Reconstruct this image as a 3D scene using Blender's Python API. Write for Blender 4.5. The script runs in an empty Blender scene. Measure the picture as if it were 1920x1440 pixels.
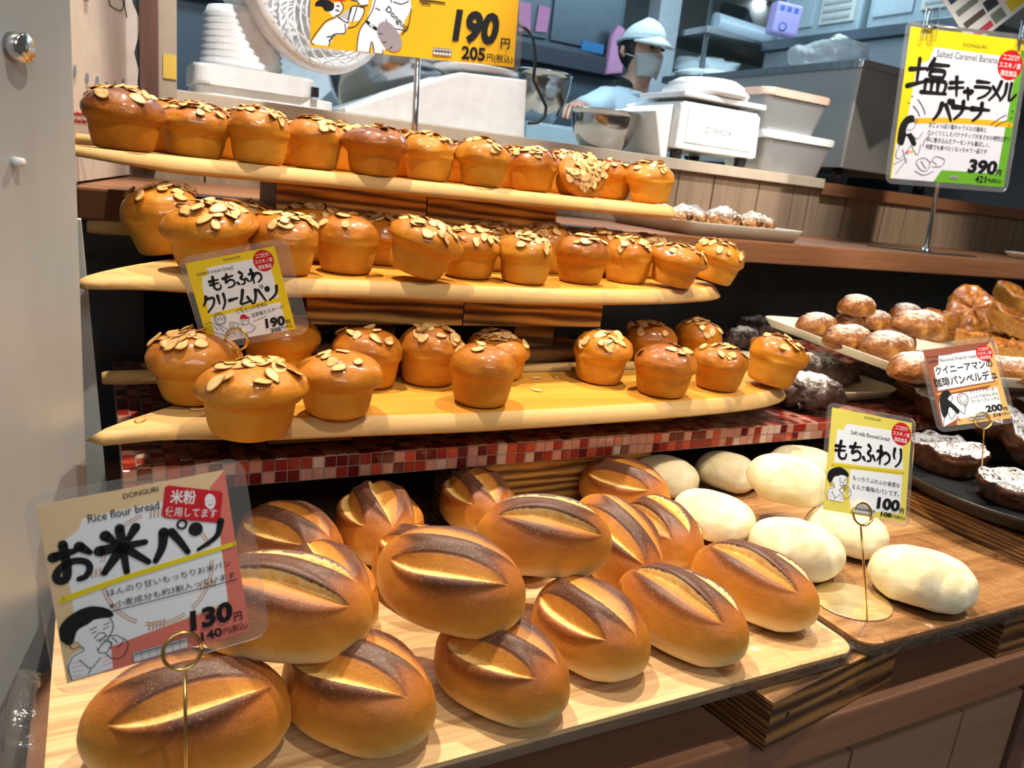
import bpy, bmesh, math, random
import numpy as np
from mathutils import Vector, Matrix, noise, Euler
from mathutils.geometry import tessellate_polygon
PI = math.pi
SC = bpy.context.scene
COL = SC.collection
rng = random.Random(7)

# ------------------------------------------------------------------ camera
FPX = 1468.56
CAM = np.array([0.0, 0.0, 1.35])
ROT = np.array([[0.88461527, -0.02536531, 0.46563121],      # columns: camera right, down, forward
                [-0.45419719, -0.27308004, 0.84801663],
                [0.10564438, -0.96165685, -0.25309163]])
cam_data = bpy.data.cameras.new('camera')
cam_data.sensor_width = 36.0
cam_data.lens = FPX / 1920 * 36.0
cam_data.clip_start = 0.02
cam_data.dof.use_dof = True
cam_data.dof.focus_distance = 0.82
cam_data.dof.aperture_fstop = 11.0
cam = bpy.data.objects.new('camera', cam_data)
COL.objects.link(cam)
M = Matrix([[ROT[i][0], -ROT[i][1], -ROT[i][2], CAM[i]] for i in range(3)] + [[0, 0, 0, 1]])
cam.matrix_world = M
SC.camera = cam


def ray(px, py):
    return ROT @ np.array([(px - 960) / FPX, (py - 720) / FPX, 1.0])


def at(px, py, x=None, y=None, z=None):
    """point of the place seen at a pixel of the photo, on the plane x=, y= or z="""
    d = ray(px, py)
    if z is not None: t = (z - CAM[2]) / d[2]
    elif y is not None: t = (y - CAM[1]) / d[1]
    else: t = (x - CAM[0]) / d[0]
    return Vector(CAM + d * t)


# ------------------------------------------------------------------ view, world and lights
SC.view_settings.view_transform = 'Standard'
SC.view_settings.look = 'None'
SC.view_settings.gamma = 1.0
SC.view_settings.use_curve_mapping = False
SC.view_settings.exposure = 0.0
world = bpy.data.worlds.new('world')
SC.world = world
world.use_nodes = True
bg = world.node_tree.nodes['Background']
bg.inputs[0].default_value = (1.0, 0.93, 0.84, 1)
bg.inputs[1].default_value = 0.075


def spot(name, loc, aim, power, col, angle, blend=0.35, radius=0.03):
    l = bpy.data.lights.new(name, 'SPOT')
    l.energy = power; l.color = col; l.spot_size = math.radians(angle); l.spot_blend = blend
    l.shadow_soft_size = radius
    o = bpy.data.objects.new(name, l); COL.objects.link(o)
    o.location = loc
    o.rotation_euler = (Vector(aim) - Vector(loc)).to_track_quat('-Z', 'Y').to_euler()
    return o


def area(name, loc, aim, power, col, sx, sy):
    l = bpy.data.lights.new(name, 'AREA')
    l.shape = 'RECTANGLE'; l.size = sx; l.size_y = sy; l.energy = power; l.color = col
    o = bpy.data.objects.new(name, l); COL.objects.link(o)
    o.location = loc
    o.rotation_euler = (Vector(aim) - Vector(loc)).to_track_quat('-Z', 'Y').to_euler()
    return o


WARM = (1.0, 0.86, 0.66)
spot('display_spotlight', (0.10, 1.16, 2.75), (0.22, 0.78, 1.0), 160, WARM, 62, 0.3, 0.022)
spot('display_spotlight', (1.02, 1.12, 2.75), (0.78, 0.80, 1.0), 150, WARM, 62, 0.3, 0.022)
spot('display_spotlight', (1.35, 0.12, 2.80), (1.22, 0.76, 1.05), 105, (1.0, 0.92, 0.80), 48, 0.4, 0.03)
spot('display_spotlight', (0.45, 0.15, 2.75), (0.36, 0.98, 1.20), 62, (1.0, 0.88, 0.70), 46, 0.4, 0.022)
spot('shelf_spotlight', (1.6, 0.0, 2.9), (1.95, 1.45, 1.45), 190, (1.0, 0.93, 0.82), 34, 0.5)
spot('hatch_spotlight', (0.45, 1.02, 2.7), (0.50, 1.90, 1.55), 125, (0.98, 0.97, 0.95), 44, 0.5)
spot('hatch_spotlight', (1.50, 1.02, 2.7), (1.55, 1.90, 1.55), 135, (0.98, 0.97, 0.95), 44, 0.5)
area('shop_fill_light', (0.0, -1.6, 2.7), (0.4, 0.8, 1.1), 19, (0.93, 0.96, 1.0), 1.8, 0.6)  # soft fill added to brighten fronts and cards, not a lamp in view
area('kitchen_ceiling_light', (0.9, 2.5, 2.58), (0.9, 2.6, 1.0), 17, (0.62, 0.86, 1.0), 1.6, 0.5)
area('kitchen_ceiling_light', (2.5, 2.6, 2.58), (2.5, 2.8, 1.0), 17, (0.62, 0.86, 1.0), 1.6, 0.5)


# ------------------------------------------------------------------ materials
def srgb(r, g, b):
    f = lambda c: (c / 255 / 12.92) if c / 255 <= 0.04045 else ((c / 255 + 0.055) / 1.055) ** 2.4
    return (f(r), f(g), f(b), 1)


class NT:
    def __init__(self, name):
        self.m = bpy.data.materials.new(name); self.m.use_nodes = True
        self.t = self.m.node_tree; self.n = self.t.nodes
        self.b = self.n['Principled BSDF']; self.out = self.n['Material Output']

    def add(self, kind, **kw):
        nd = self.n.new(kind)
        for k, v in kw.items():
            setattr(nd, k, v)
        return nd

    def link(self, a, b): self.t.links.new(a, b)

    def ramp(self, fac, stops, interp='LINEAR'):
        r = self.add('ShaderNodeValToRGB'); r.color_ramp.interpolation = interp
        e = r.color_ramp.elements
        while len(e) < len(stops): e.new(0.5)
        for el, (p, c) in zip(e, stops):
            el.position = p; el.color = c if len(c) == 4 else (*c, 1)
        self.link(fac, r.inputs[0]); return r.outputs[0]

    def coords(self, scale=(1, 1, 1), rot=(0, 0, 0), kind='Object'):
        tc = self.add('ShaderNodeTexCoord'); mp = self.add('ShaderNodeMapping')
        mp.inputs['Scale'].default_value = scale; mp.inputs['Rotation'].default_value = rot
        self.link(tc.outputs[kind], mp.inputs[0]); return mp.outputs[0]

    def noise(self, vec, scale, detail=4, rough=0.55, dist=0.0):
        nd = self.add('ShaderNodeTexNoise')
        nd.inputs['Scale'].default_value = scale; nd.inputs['Detail'].default_value = detail
        nd.inputs['Roughness'].default_value = rough; nd.inputs['Distortion'].default_value = dist
        if vec is not None: self.link(vec, nd.inputs['Vector'])
        return nd.outputs[0]

    def math(self, op, a, b, clamp=False):
        nd = self.add('ShaderNodeMath', operation=op); nd.use_clamp = clamp
        for i, v in enumerate((a, b)):
            if isinstance(v, (int, float)): nd.inputs[i].default_value = v
            else: self.link(v, nd.inputs[i])
        return nd.outputs[0]

    def mix(self, fac, a, b, blend='MIX'):
        nd = self.add('ShaderNodeMix', data_type='RGBA', blend_type=blend)
        for i, v in ((0, fac), (6, a), (7, b)):
            if isinstance(v, (int, float)): nd.inputs[i].default_value = v
            elif isinstance(v, tuple): nd.inputs[i].default_value = v if len(v) == 4 else (*v, 1)
            else: self.link(v, nd.inputs[i])
        return nd.outputs[2]

    def bump(self, h, strength=0.3, dist=0.002):
        nd = self.add('ShaderNodeBump'); nd.inputs['Strength'].default_value = strength
        nd.inputs['Distance'].default_value = dist
        self.link(h, nd.inputs['Height']); self.link(nd.outputs[0], self.b.inputs['Normal'])

    def attr(self, name):
        a = self.add('ShaderNodeAttribute'); a.attribute_name = name; return a.outputs['Fac']

    def set(self, **kw):
        for k, v in kw.items():
            i = self.b.inputs[k.replace('_', ' ')]
            if hasattr(v, 'is_linked'): self.link(v, i)
            else: i.default_value = v
        return self


def plain(name, col, rough=0.5, metal=0.0, spec=0.5, var=0.06, vscale=30, bump=0.0):
    t = NT(name)
    v = t.coords()
    n_ = t.noise(v, vscale, 3)
    c = col if len(col) == 4 else (*col, 1)
    lo = tuple(x * (1 - var) for x in c[:3]); hi = tuple(min(1, x * (1 + var)) for x in c[:3])
    t.set(Base_Color=t.ramp(n_, [(0.3, lo), (0.7, hi)]), Roughness=rough, Metallic=metal, Specular_IOR_Level=spec)
    if bump: t.bump(n_, bump)
    return t.m


def wood(name, stops, grain='x', fine=28, rough=0.45, dist=1.0, spec=0.4, bump=0.12, stretch=0.05, stain=None, coat=0):
    """grain runs along one axis; stops = colour ramp"""
    t = NT(name)
    sc = {'x': (stretch, 1, 1), 'y': (1, stretch, 1), 'z': (1, 1, stretch)}[grain]
    v = t.coords(sc)
    n1 = t.noise(v, fine, 6, 0.6, dist)
    n2 = t.noise(v, fine * 7, 3, 0.7, 0.3)
    f = t.math('ADD', t.math('MULTIPLY', n1, 0.75), t.math('MULTIPLY', n2, 0.25))
    c = t.ramp(f, stops)
    if stain:
        s = t.noise(t.coords(), stain[0], 5, 0.6, 0.5)
        c = t.mix(t.ramp(s, [(stain[2], (0, 0, 0)), (stain[2] + 0.12, (1, 1, 1))]), c, stain[1])
    t.set(Base_Color=c, Roughness=rough, Specular_IOR_Level=spec)
    if coat: t.set(Coat_Weight=coat, Coat_Roughness=0.2)
    t.bump(f, bump, 0.001)
    return t.m


def charred(name, grain='x', gold=(0.34, 0.165, 0.05), dark=(0.05, 0.020, 0.008), rough=0.5, scale=17):
    """scorched softwood: dark summer rings between golden bands"""
    t = NT(name)
    sc = {'x': (0.10, 1, 1), 'y': (1, 0.10, 1), 'z': (1, 1, 0.10)}[grain]
    v = t.coords(sc)
    w = t.add('ShaderNodeTexWave', wave_type='BANDS', bands_direction={'x': 'Z', 'y': 'Z', 'z': 'X'}[grain], wave_profile='SIN')
    w.inputs['Scale'].default_value = scale; w.inputs['Distortion'].default_value = 14
    w.inputs['Detail'].default_value = 3; w.inputs['Detail Scale'].default_value = 0.9
    t.link(v, w.inputs['Vector'])
    big = t.noise(t.coords(), 9, 4)
    fine = t.noise(v, 150, 4, 0.7)
    f = t.math('MULTIPLY', w.outputs['Fac'], t.math('ADD', big, 0.35), True)
    f = t.math('ADD', f, t.math('MULTIPLY', t.math('SUBTRACT', fine, 0.5), 0.8), True)
    mid = tuple((a * 0.45 + b * 0.55) * 0.8 for a, b in zip(gold, dark))
    c = t.ramp(f, [(0.05, dark), (0.35, mid), (0.85, gold)])
    t.set(Base_Color=c, Roughness=rough, Specular_IOR_Level=0.35)
    t.bump(w.outputs['Fac'], 0.15, 0.0008)
    return t.m


def clear_film(name, amount=0.10, rough=0.12, tint=(1, 1, 1), bump=0.0, bscale=20, milk=0.0):
    """thin clear plastic: passes light straight through, with reflections"""
    t = NT(name)
    tr = t.add('ShaderNodeBsdfTransparent'); tr.inputs[0].default_value = (*tint, 1)
    gl = t.add('ShaderNodeBsdfGlossy'); gl.inputs['Roughness'].default_value = rough
    gl.inputs['Color'].default_value = (1, 1, 1, 1)
    fr = t.add('ShaderNodeFresnel'); fr.inputs['IOR'].default_value = 1.45
    mx = t.add('ShaderNodeMixShader')
    if bump:
        n_ = t.noise(t.coords(), bscale, 4, 0.6, 1.5)
        b = t.add('ShaderNodeBump'); b.inputs['Strength'].default_value = bump; b.inputs['Distance'].default_value = 0.01
        t.link(n_, b.inputs['Height'])
        t.link(b.outputs[0], gl.inputs['Normal']); t.link(b.outputs[0], fr.inputs['Normal'])
    f = t.math('ADD', t.math('MULTIPLY', fr.outputs[0], 0.9), amount, True)
    t.link(f, mx.inputs[0]); t.link(tr.outputs[0], mx.inputs[1]); t.link(gl.outputs[0], mx.inputs[2])
    last = mx
    if milk:
        df = t.add('ShaderNodeBsdfDiffuse'); df.inputs[0].default_value = (0.8, 0.8, 0.8, 1)
        m2 = t.add('ShaderNodeMixShader'); m2.inputs[0].default_value = milk
        t.link(mx.outputs[0], m2.inputs[1]); t.link(df.outputs[0], m2.inputs[2]); last = m2
    t.link(last.outputs[0], t.out.inputs['Surface'])
    return t.m


def steel(name, col=(0.62, 0.63, 0.64), rough=0.28, grain=None):
    t = NT(name)
    sc = {'x': (0.05, 1, 1), 'z': (1, 1, 0.05), None: (1, 1, 1)}[grain]
    n_ = t.noise(t.coords(sc), 60, 4)
    t.set(Base_Color=(*col, 1), Metallic=1.0, Roughness=t.ramp(n_, [(0.2, (rough * 0.8,) * 3), (0.8, (rough * 1.25,) * 3)]))
    return t.m


MAT = {}
MAT['pine'] = wood('pale_peel_wood', [(0.25, (0.36, 0.20, 0.065)), (0.5, (0.51, 0.315, 0.115)), (0.75, (0.62, 0.42, 0.19))], 'x', 16, 0.6, 1.2, spec=0.3,
                   stain=(9, (0.36, 0.24, 0.13, 1), 0.60))
MAT['golden_pine'] = wood('varnished_peel_wood', [(0.25, (0.42, 0.17, 0.018)), (0.5, (0.56, 0.26, 0.032)), (0.75, (0.64, 0.34, 0.06))], 'x', 15, 0.42, 1.6, stretch=0.06)
MAT['shelf'] = wood('brown_laminate', [(0.25, (0.15, 0.058, 0.024)), (0.5, (0.24, 0.10, 0.044)), (0.75, (0.33, 0.155, 0.075))], 'x', 26, 0.42, 1.5, bump=0.05)
MAT['counter'] = wood('counter_laminate', [(0.25, (0.17, 0.075, 0.038)), (0.5, (0.25, 0.115, 0.062)), (0.75, (0.33, 0.165, 0.095))], 'x', 20, 0.5, 1.2, bump=0.05)
MAT['cabinet'] = wood('cabinet_laminate', [(0.25, (0.26, 0.15, 0.09)), (0.5, (0.33, 0.20, 0.125)), (0.75, (0.40, 0.25, 0.16))], 'x', 20, 0.5, 1.2, bump=0.05)
MAT['tray'] = wood('tray_laminate', [(0.34, (0.36, 0.20, 0.085)), (0.48, (0.58, 0.37, 0.18)), (0.62, (0.72, 0.51, 0.28))], 'x', 62, 0.35, 0.8, bump=0.04, coat=0.3)
MAT['tray_dark'] = wood('brown_tray_laminate', [(0.34, (0.22, 0.10, 0.035)), (0.48, (0.36, 0.18, 0.07)), (0.62, (0.48, 0.27, 0.12))], 'x', 50, 0.3, 0.8, bump=0.04, coat=0.3)
MAT['tray_edge'] = wood('tray_plywood_edge', [(0.3, (0.10, 0.07, 0.05)), (0.7, (0.22, 0.15, 0.10))], 'x', 40, 0.6)
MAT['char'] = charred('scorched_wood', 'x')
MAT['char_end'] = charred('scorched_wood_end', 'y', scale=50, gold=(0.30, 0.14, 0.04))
MAT['char_lit'] = charred('lit_scorched_wood', 'x', gold=(0.80, 0.42, 0.095), dark=(0.15, 0.055, 0.014), scale=20)  # scorched wood in lighter colours, painting in front light the beams lack
MAT['pillar'] = wood('dark_pillar_wood', [(0.3, (0.10, 0.05, 0.035)), (0.7, (0.19, 0.10, 0.07))], 'z', 24, 0.6)
MAT['frame'] = plain('beige_window_frame', srgb(176, 160, 140), 0.55)
MAT['ledge'] = plain('beige_ledge', srgb(196, 180, 158), 0.5)
MAT['white_wall'] = plain('white_wall_paint', srgb(236, 226, 214), 0.7)
MAT['shade_planks'] = wood('shade_black_planks', [(0.3, (0.006, 0.006, 0.006)), (0.7, (0.016, 0.015, 0.014))], 'z', 20, 0.6)  # planks coloured near black for the shade in the recess
MAT['char_panel'] = plain('charcoal_panel', (0.03, 0.03, 0.03), 0.6)
MAT['white_plastic'] = plain('white_plastic', (0.80, 0.80, 0.80), 0.35)
MAT['grey_plastic'] = plain('grey_plastic', (0.40, 0.41, 0.43), 0.4)
MAT['black'] = plain('black_plastic', (0.012, 0.012, 0.014), 0.4)
MAT['cream_tray'] = plain('cream_melamine', srgb(232, 224, 204), 0.3)
MAT['grey_tray'] = plain('grey_melamine', srgb(200, 192, 178), 0.35)
MAT['steel'] = steel('brushed_steel', rough=0.3, grain='z')
MAT['bowl_steel'] = steel('polished_steel', (0.42, 0.42, 0.43), 0.13)
MAT['chrome'] = steel('chrome_rod', (0.72, 0.72, 0.73), 0.18)
MAT['gold'] = steel('gold_wire', (0.85, 0.58, 0.20), 0.22)
MAT['gold_plate'] = steel('gold_plate', (0.86, 0.72, 0.42), 0.38)
MAT['dark_pan'] = plain('black_enamel', (0.018, 0.019, 0.021), 0.35)
MAT['dark_glass'] = plain('smoked_acrylic', (0.03, 0.03, 0.03), 0.12)
MAT['laminate'] = clear_film('laminate_film', 0.015, 0.08, (0.98, 0.98, 0.99), milk=0.07)
MAT['wrap'] = clear_film('clear_wrap', 0.035, 0.10, (0.97, 0.97, 0.97), bump=0.5, bscale=30)
MAT['bag'] = clear_film('clear_bag', 0.02, 0.15, (0.80, 0.79, 0.78), bump=0.5, bscale=22, milk=0.03)
MAT['acrylic'] = clear_film('clear_acrylic', 0.06, 0.05, (0.95, 0.96, 0.97))


def frosted():
    t = NT('frosted_metal_panel')
    n_ = t.noise(t.coords((1, 1, 0.15)), 14, 3)
    t.set(Base_Color=t.ramp(n_, [(0.3, srgb(176, 182, 186)), (0.7, srgb(190, 195, 198))]), Roughness=0.38, Metallic=0.25)
    return t.m


MAT['panel'] = frosted()


# ------------------------------------------------------------------ object helpers
def link(name, me, mats, parent=None, loc=None, rot=None, smooth=False):
    o = bpy.data.objects.new(name, me); COL.objects.link(o)
    for m in (mats if isinstance(mats, (list, tuple)) else [mats]):
        if m is not None: me.materials.append(m)
    if parent: o.parent = parent
    if loc is not None: o.location = loc
    if rot is not None: o.rotation_euler = rot
    if smooth:
        me.polygons.foreach_set('use_smooth', [True] * len(me.polygons))
    return o


def thing(name, label, cat, loc=(0, 0, 0), rot=(0, 0, 0), group=None):
    o = bpy.data.objects.new(name, None); COL.objects.link(o)
    o.empty_display_size = 0.02
    o.location = loc; o.rotation_euler = rot
    o['label'] = label; o['category'] = cat
    if group: o['group'] = group
    return o


def tag(o, label, cat, group=None):
    o['label'] = label; o['category'] = cat
    if group: o['group'] = group
    return o


def struct(o):
    o['kind'] = 'structure'; return o


class MB:
    """collects shapes into ONE mesh"""
    def __init__(self): self.bm = bmesh.new()

    def box(self, c, s, rot=None, bevel=0.0, mi=0):
        r = bmesh.ops.create_cube(self.bm, size=1.0)
        vs = r['verts']
        mt = Matrix.Translation(Vector(c)) @ (Euler(rot).to_matrix().to_4x4() if rot else Matrix.Identity(4)) @ Matrix.Diagonal((*s, 1))
        bmesh.ops.transform(self.bm, matrix=mt, verts=vs)
        es = list({e for v in vs for e in v.link_edges}); fs = {f for v in vs for f in v.link_faces}
        if bevel:
            r = bmesh.ops.bevel(self.bm, geom=es, offset=bevel, segments=2, affect='EDGES', profile=0.6)
            fs = set(r['faces']) | {f for f in fs if f.is_valid}
        for f in fs: f.material_index = mi
        return self

    def bounds(self, x0, x1, y0, y1, z0, z1, bevel=0.0, mi=0):
        return self.box(((x0 + x1) / 2, (y0 + y1) / 2, (z0 + z1) / 2), (abs(x1 - x0), abs(y1 - y0), abs(z1 - z0)), None, bevel, mi)

    def tube(self, pts, r, n=10, mi=0, closed=False, cap=True):
        pts = [Vector(p) for p in pts]; N = len(pts)
        rs = r if isinstance(r, (list, tuple)) else [r] * N
        rings = []; prev = None
        for i, p in enumerate(pts):
            if closed: d = (pts[(i + 1) % N] - pts[i - 1])
            else: d = pts[min(i + 1, N - 1)] - pts[max(i - 1, 0)]
            d.normalize()
            if prev is None:
                a = Vector((0, 0, 1)) if abs(d.z) < 0.9 else Vector((1, 0, 0))
                u = d.cross(a).normalized()
            else:
                u = (prev - d * prev.dot(d)).normalized()
            w = d.cross(u); prev = u
            rings.append([self.bm.verts.new(p + (u * math.cos(2 * PI * k / n) + w * math.sin(2 * PI * k / n)) * rs[i]) for k in range(n)])
        m = N if closed else N - 1
        for i in range(m):
            a, b = rings[i], rings[(i + 1) % N]
            for k in range(n):
                f = self.bm.faces.new((a[k], a[(k + 1) % n], b[(k + 1) % n], b[k])); f.material_index = mi; f.smooth = True
        if cap and not closed:
            for rg, rev in ((rings[0], True), (rings[-1], False)):
                f = self.bm.faces.new(rg[::-1] if rev else rg); f.material_index = mi
        return self

    def lathe(self, prof, n=40, c=(0, 0, 0), mi=0, mtx=None, smooth=True):
        c = Vector(c); rings = []
        for r, z in prof:
            if r < 1e-6:
                rings.append([self.bm.verts.new(Vector((0, 0, z)))])
            else:
                rings.append([self.bm.verts.new(Vector((r * math.cos(2 * PI * k / n), r * math.sin(2 * PI * k / n), z))) for k in range(n)])
        for a, b in zip(rings[:-1], rings[1:]):
            for k in range(n):
                q = [a[k % len(a)], a[(k + 1) % n % len(a)], b[(k + 1) % n % len(b)], b[k % len(b)]]
                q = list(dict.fromkeys(q))
                if len(q) >= 3:
                    f = self.bm.faces.new(q); f.material_index = mi; f.smooth = smooth
        allv = [v for rg in rings for v in rg]
        if mtx is not None: bmesh.ops.transform(self.bm, matrix=mtx, verts=allv)
        bmesh.ops.translate(self.bm, vec=c, verts=allv)
        return self

    def prism(self, poly, z0, z1, mtx=None, bevel=0.0, mi=0, seg=2):
        """polygon (x, y) extruded z0..z1, then moved by mtx"""
        lo = [self.bm.verts.new((x, y, z0)) for x, y in poly]
        hi = [self.bm.verts.new((x, y, z1)) for x, y in poly]
        n = len(poly)
        fs = [self.bm.faces.new(lo[::-1]), self.bm.faces.new(hi)]
        for i in range(n):
            fs.append(self.bm.faces.new((lo[i], lo[(i + 1) % n], hi[(i + 1) % n], hi[i])))
        for f in fs: f.material_index = mi
        vs = lo + hi
        if bevel:
            es = list({e for f in fs[:2] for e in f.edges})
            r = bmesh.ops.bevel(self.bm, geom=es, offset=bevel, segments=seg, affect='EDGES', profile=0.6)
            for f in r['faces']: f.material_index = mi
            vs = list({v for f in list(r['faces']) + [f for f in fs if f.is_valid] for v in f.verts})
        if mtx is not None: bmesh.ops.transform(self.bm, matrix=mtx, verts=vs)
        return self

    def poly(self, pts, mi=0):
        f = self.bm.faces.new([self.bm.verts.new(p) for p in pts]); f.material_index = mi
        return self

    def build(self, name, mats, parent=None, loc=None, rot=None, smooth=False, recenter=False):
        bmesh.ops.recalc_face_normals(self.bm, faces=self.bm.faces)
        if recenter:
            vs = self.bm.verts
            c = Vector((sum(v.co.x for v in vs) / len(vs), sum(v.co.y for v in vs) / len(vs), min(v.co.z for v in vs)))
            bmesh.ops.translate(self.bm, vec=-c, verts=vs); loc = c
        me = bpy.data.meshes.new(name); self.bm.to_mesh(me); self.bm.free()
        return link(name, me, mats, parent, loc, rot, smooth)


def grid_mesh(name, P, attrs=None, pole0=True, pole1=True):
    """closed surface from rings P[i, k, 3]; the first and last ring collapse to a point"""
    nu, nv, _ = P.shape
    verts = []; idx = np.zeros((nu, nv), int); vals = {k: [] for k in (attrs or {})}
    for i in range(nu):
        if (i == 0 and pole0) or (i == nu - 1 and pole1):
            idx[i, :] = len(verts); verts.append(P[i].mean(0))
            for k in vals: vals[k].append(float(attrs[k][i].mean()))
        else:
            for j in range(nv):
                idx[i, j] = len(verts); verts.append(P[i, j])
                for k in vals: vals[k].append(float(attrs[k][i, j]))
    faces = []
    for i in range(nu - 1):
        for j in range(nv):
            q = (idx[i, j], idx[i, (j + 1) % nv], idx[i + 1, (j + 1) % nv], idx[i + 1, j])
            q = tuple(dict.fromkeys(int(x) for x in q))
            if len(q) >= 3: faces.append(q)
    me = bpy.data.meshes.new(name)
    me.from_pydata([tuple(map(float, v)) for v in verts], [], faces)
    for k in vals:
        a = me.attributes.new(k, 'FLOAT', 'POINT'); a.data.foreach_set('value', vals[k])
    me.polygons.foreach_set('use_smooth', [True] * len(me.polygons))
    bm = bmesh.new(); bm.from_mesh(me); bmesh.ops.recalc_face_normals(bm, faces=bm.faces); bm.to_mesh(me); bm.free()
    me.update()
    return me


# a small side scene in which lettering and limbs are turned into meshes, removed again at the end
SIDE = bpy.data.scenes.new('workbench')


def to_mesh(o):
    SIDE.collection.objects.link(o)
    with bpy.context.temp_override(scene=SIDE, view_layer=SIDE.view_layers[0]):
        dg = bpy.context.evaluated_depsgraph_get()
        dg.update()
    me = bpy.data.meshes.new_from_object(o.evaluated_get(dg))
    bpy.data.objects.remove(o)
    return me


def fbm(x, y, z, s=1.0, o=3):
    return noise.fractal(Vector((x * s, y * s, z * s)), 1.0, 2.0, o)


def smooth_path(P, n=6):
    if len(P) < 3: return P
    out = []
    for i in range(len(P) - 1):
        a, b, c, d = P[max(i - 1, 0)], P[i], P[i + 1], P[min(i + 2, len(P) - 1)]
        for s in range(n):
            t = s / n
            out.append(tuple(0.5 * (2 * b[k] + (c[k] - a[k]) * t + (2 * a[k] - 5 * b[k] + 4 * c[k] - d[k]) * t * t + (3 * b[k] - a[k] - 3 * c[k] + d[k]) * t ** 3) for k in (0, 1)))
    out.append(P[-1]); return out


# ------------------------------------------------------------------ bread materials
def bun_material():
    t = NT('glazed_brioche_crust')
    v = t.coords()
    b = t.attr('bake')
    n1 = t.noise(v, 42, 5, 0.65, 0.6); n2 = t.noise(v, 300, 3, 0.7); n3 = t.noise(v, 16, 3, 0.5)
    f = t.math('ADD', b, t.math('MULTIPLY', t.math('SUBTRACT', n1, 0.5), 0.50))
    f = t.math('ADD', f, t.math('MULTIPLY', t.math('SUBTRACT', n3, 0.5), 0.55))
    f = t.math('ADD', f, t.math('MULTIPLY', t.math('SUBTRACT', n2, 0.5), 0.12), True)
    tone = t.add('ShaderNodeAttribute'); tone.attribute_type = 'OBJECT'; tone.attribute_name = 'tone'
    f = t.math('ADD', f, tone.outputs['Fac'], True)
    c = t.ramp(f, [(0.0, (0.60, 0.285, 0.030)), (0.22, (0.54, 0.220, 0.013)), (0.46, (0.46, 0.165, 0.007)), (0.74, (0.35, 0.105, 0.006)), (1.0, (0.13, 0.028, 0.005))])
    rg = t.ramp(b, [(0.2, (0.6,) * 3), (0.55, (0.46,) * 3)])
    t.set(Base_Color=c, Roughness=rg, Specular_IOR_Level=0.28, Coat_Weight=t.ramp(b, [(0.28, (0, 0, 0)), (0.55, (0.75,) * 3)]), Coat_Roughness=0.10)
    h = t.math('ADD', t.math('MULTIPLY', n2, 0.8), t.math('MULTIPLY', n1, 1.4))
    t.bump(h, 0.38, 0.0016)
    return t.m


def almond_material():
    t = NT('toasted_almond')
    v = t.coords()
    e = t.attr('edge')
    n1 = t.noise(v, 160, 3)
    oi = t.add('ShaderNodeObjectInfo')
    body = t.ramp(t.math('ADD', t.math('MULTIPLY', n1, 0.5), t.math('MULTIPLY', oi.outputs['Random'], 0.5)),
                  [(0.2, (0.50, 0.27, 0.085)), (0.5, (0.60, 0.37, 0.14)), (0.8, (0.70, 0.49, 0.23))])
    c = t.mix(t.ramp(e, [(0.72, (0, 0, 0)), (0.95, (1, 1, 1))]), body, (0.40, 0.17, 0.045, 1))
    t.set(Base_Color=c, Roughness=0.45, Specular_IOR_Level=0.4, IOR=1.45)
    return t.m


def loaf_material(name='rice_loaf_crust'):
    t = NT(name)
    v = t.coords()
    b = t.attr('bake'); s = t.attr('crumb'); q = t.attr('cutpos')
    n1 = t.noise(v, 30, 5, 0.6); n2 = t.noise(v, 420, 3, 0.7); n3 = t.noise(v, 110, 5, 0.7); n4 = t.noise(v, 900, 2, 0.6)
    f = t.math('ADD', b, t.math('MULTIPLY', t.math('SUBTRACT', n1, 0.5), 0.26))
    f = t.math('ADD', f, t.math('MULTIPLY', t.math('SUBTRACT', n2, 0.5), 0.14), True)
    c = t.ramp(f, [(0.0, (0.84, 0.66, 0.37)), (0.13, (0.78, 0.50, 0.18)), (0.28, (0.64, 0.285, 0.040)), (0.55, (0.46, 0.155, 0.018)), (0.78, (0.26, 0.075, 0.016)), (0.92, (0.125, 0.040, 0.017)), (1.0, (0.085, 0.030, 0.018))])
    c = t.mix(t.ramp(n4, [(0.60, (0, 0, 0)), (0.72, (0.55,) * 3)]), c, (0.66, 0.38, 0.13, 1))
    g = t.math('ADD', q, t.math('MULTIPLY', t.math('SUBTRACT', n3, 0.5), 0.75))
    crumb = t.ramp(g, [(0.06, (0.80, 0.55, 0.21)), (0.22, (0.66, 0.37, 0.09)), (0.42, (0.50, 0.215, 0.032)), (0.75, (0.44, 0.165, 0.022)), (1.0, (0.33, 0.11, 0.018))])
    c = t.mix(t.ramp(s, [(0.15, (0, 0, 0)), (0.75, (1, 1, 1))]), c, crumb)
    t.set(Base_Color=c, Roughness=0.48, Specular_IOR_Level=0.35)
    t.bump(t.math('ADD', t.math('MULTIPLY', n2, 0.8), t.math('MULTIPLY', t.math('MULTIPLY', n3, s), 3.0)), 0.28, 0.0012)
    return t.m


def white_bun_material():
    t = NT('pale_milk_bun_crust')
    v = t.coords()
    n1 = t.noise(v, 22, 5, 0.6); n2 = t.noise(v, 300, 3, 0.7); n3 = t.noise(v, 60, 4)
    c = t.ramp(n1, [(0.3, (0.70, 0.56, 0.30)), (0.52, (0.78, 0.68, 0.44)), (0.72, (0.85, 0.80, 0.64))])
    t.set(Base_Color=c, Roughness=0.75, Specular_IOR_Level=0.25, Subsurface_Weight=0.10, Subsurface_Scale=0.006)
    t.b.inputs['Subsurface Radius'].default_value = (1.0, 0.75, 0.45)
    t.bump(t.math('ADD', t.math('MULTIPLY', n2, 0.6), n3), 0.28, 0.0018)
    return t.m


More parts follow.
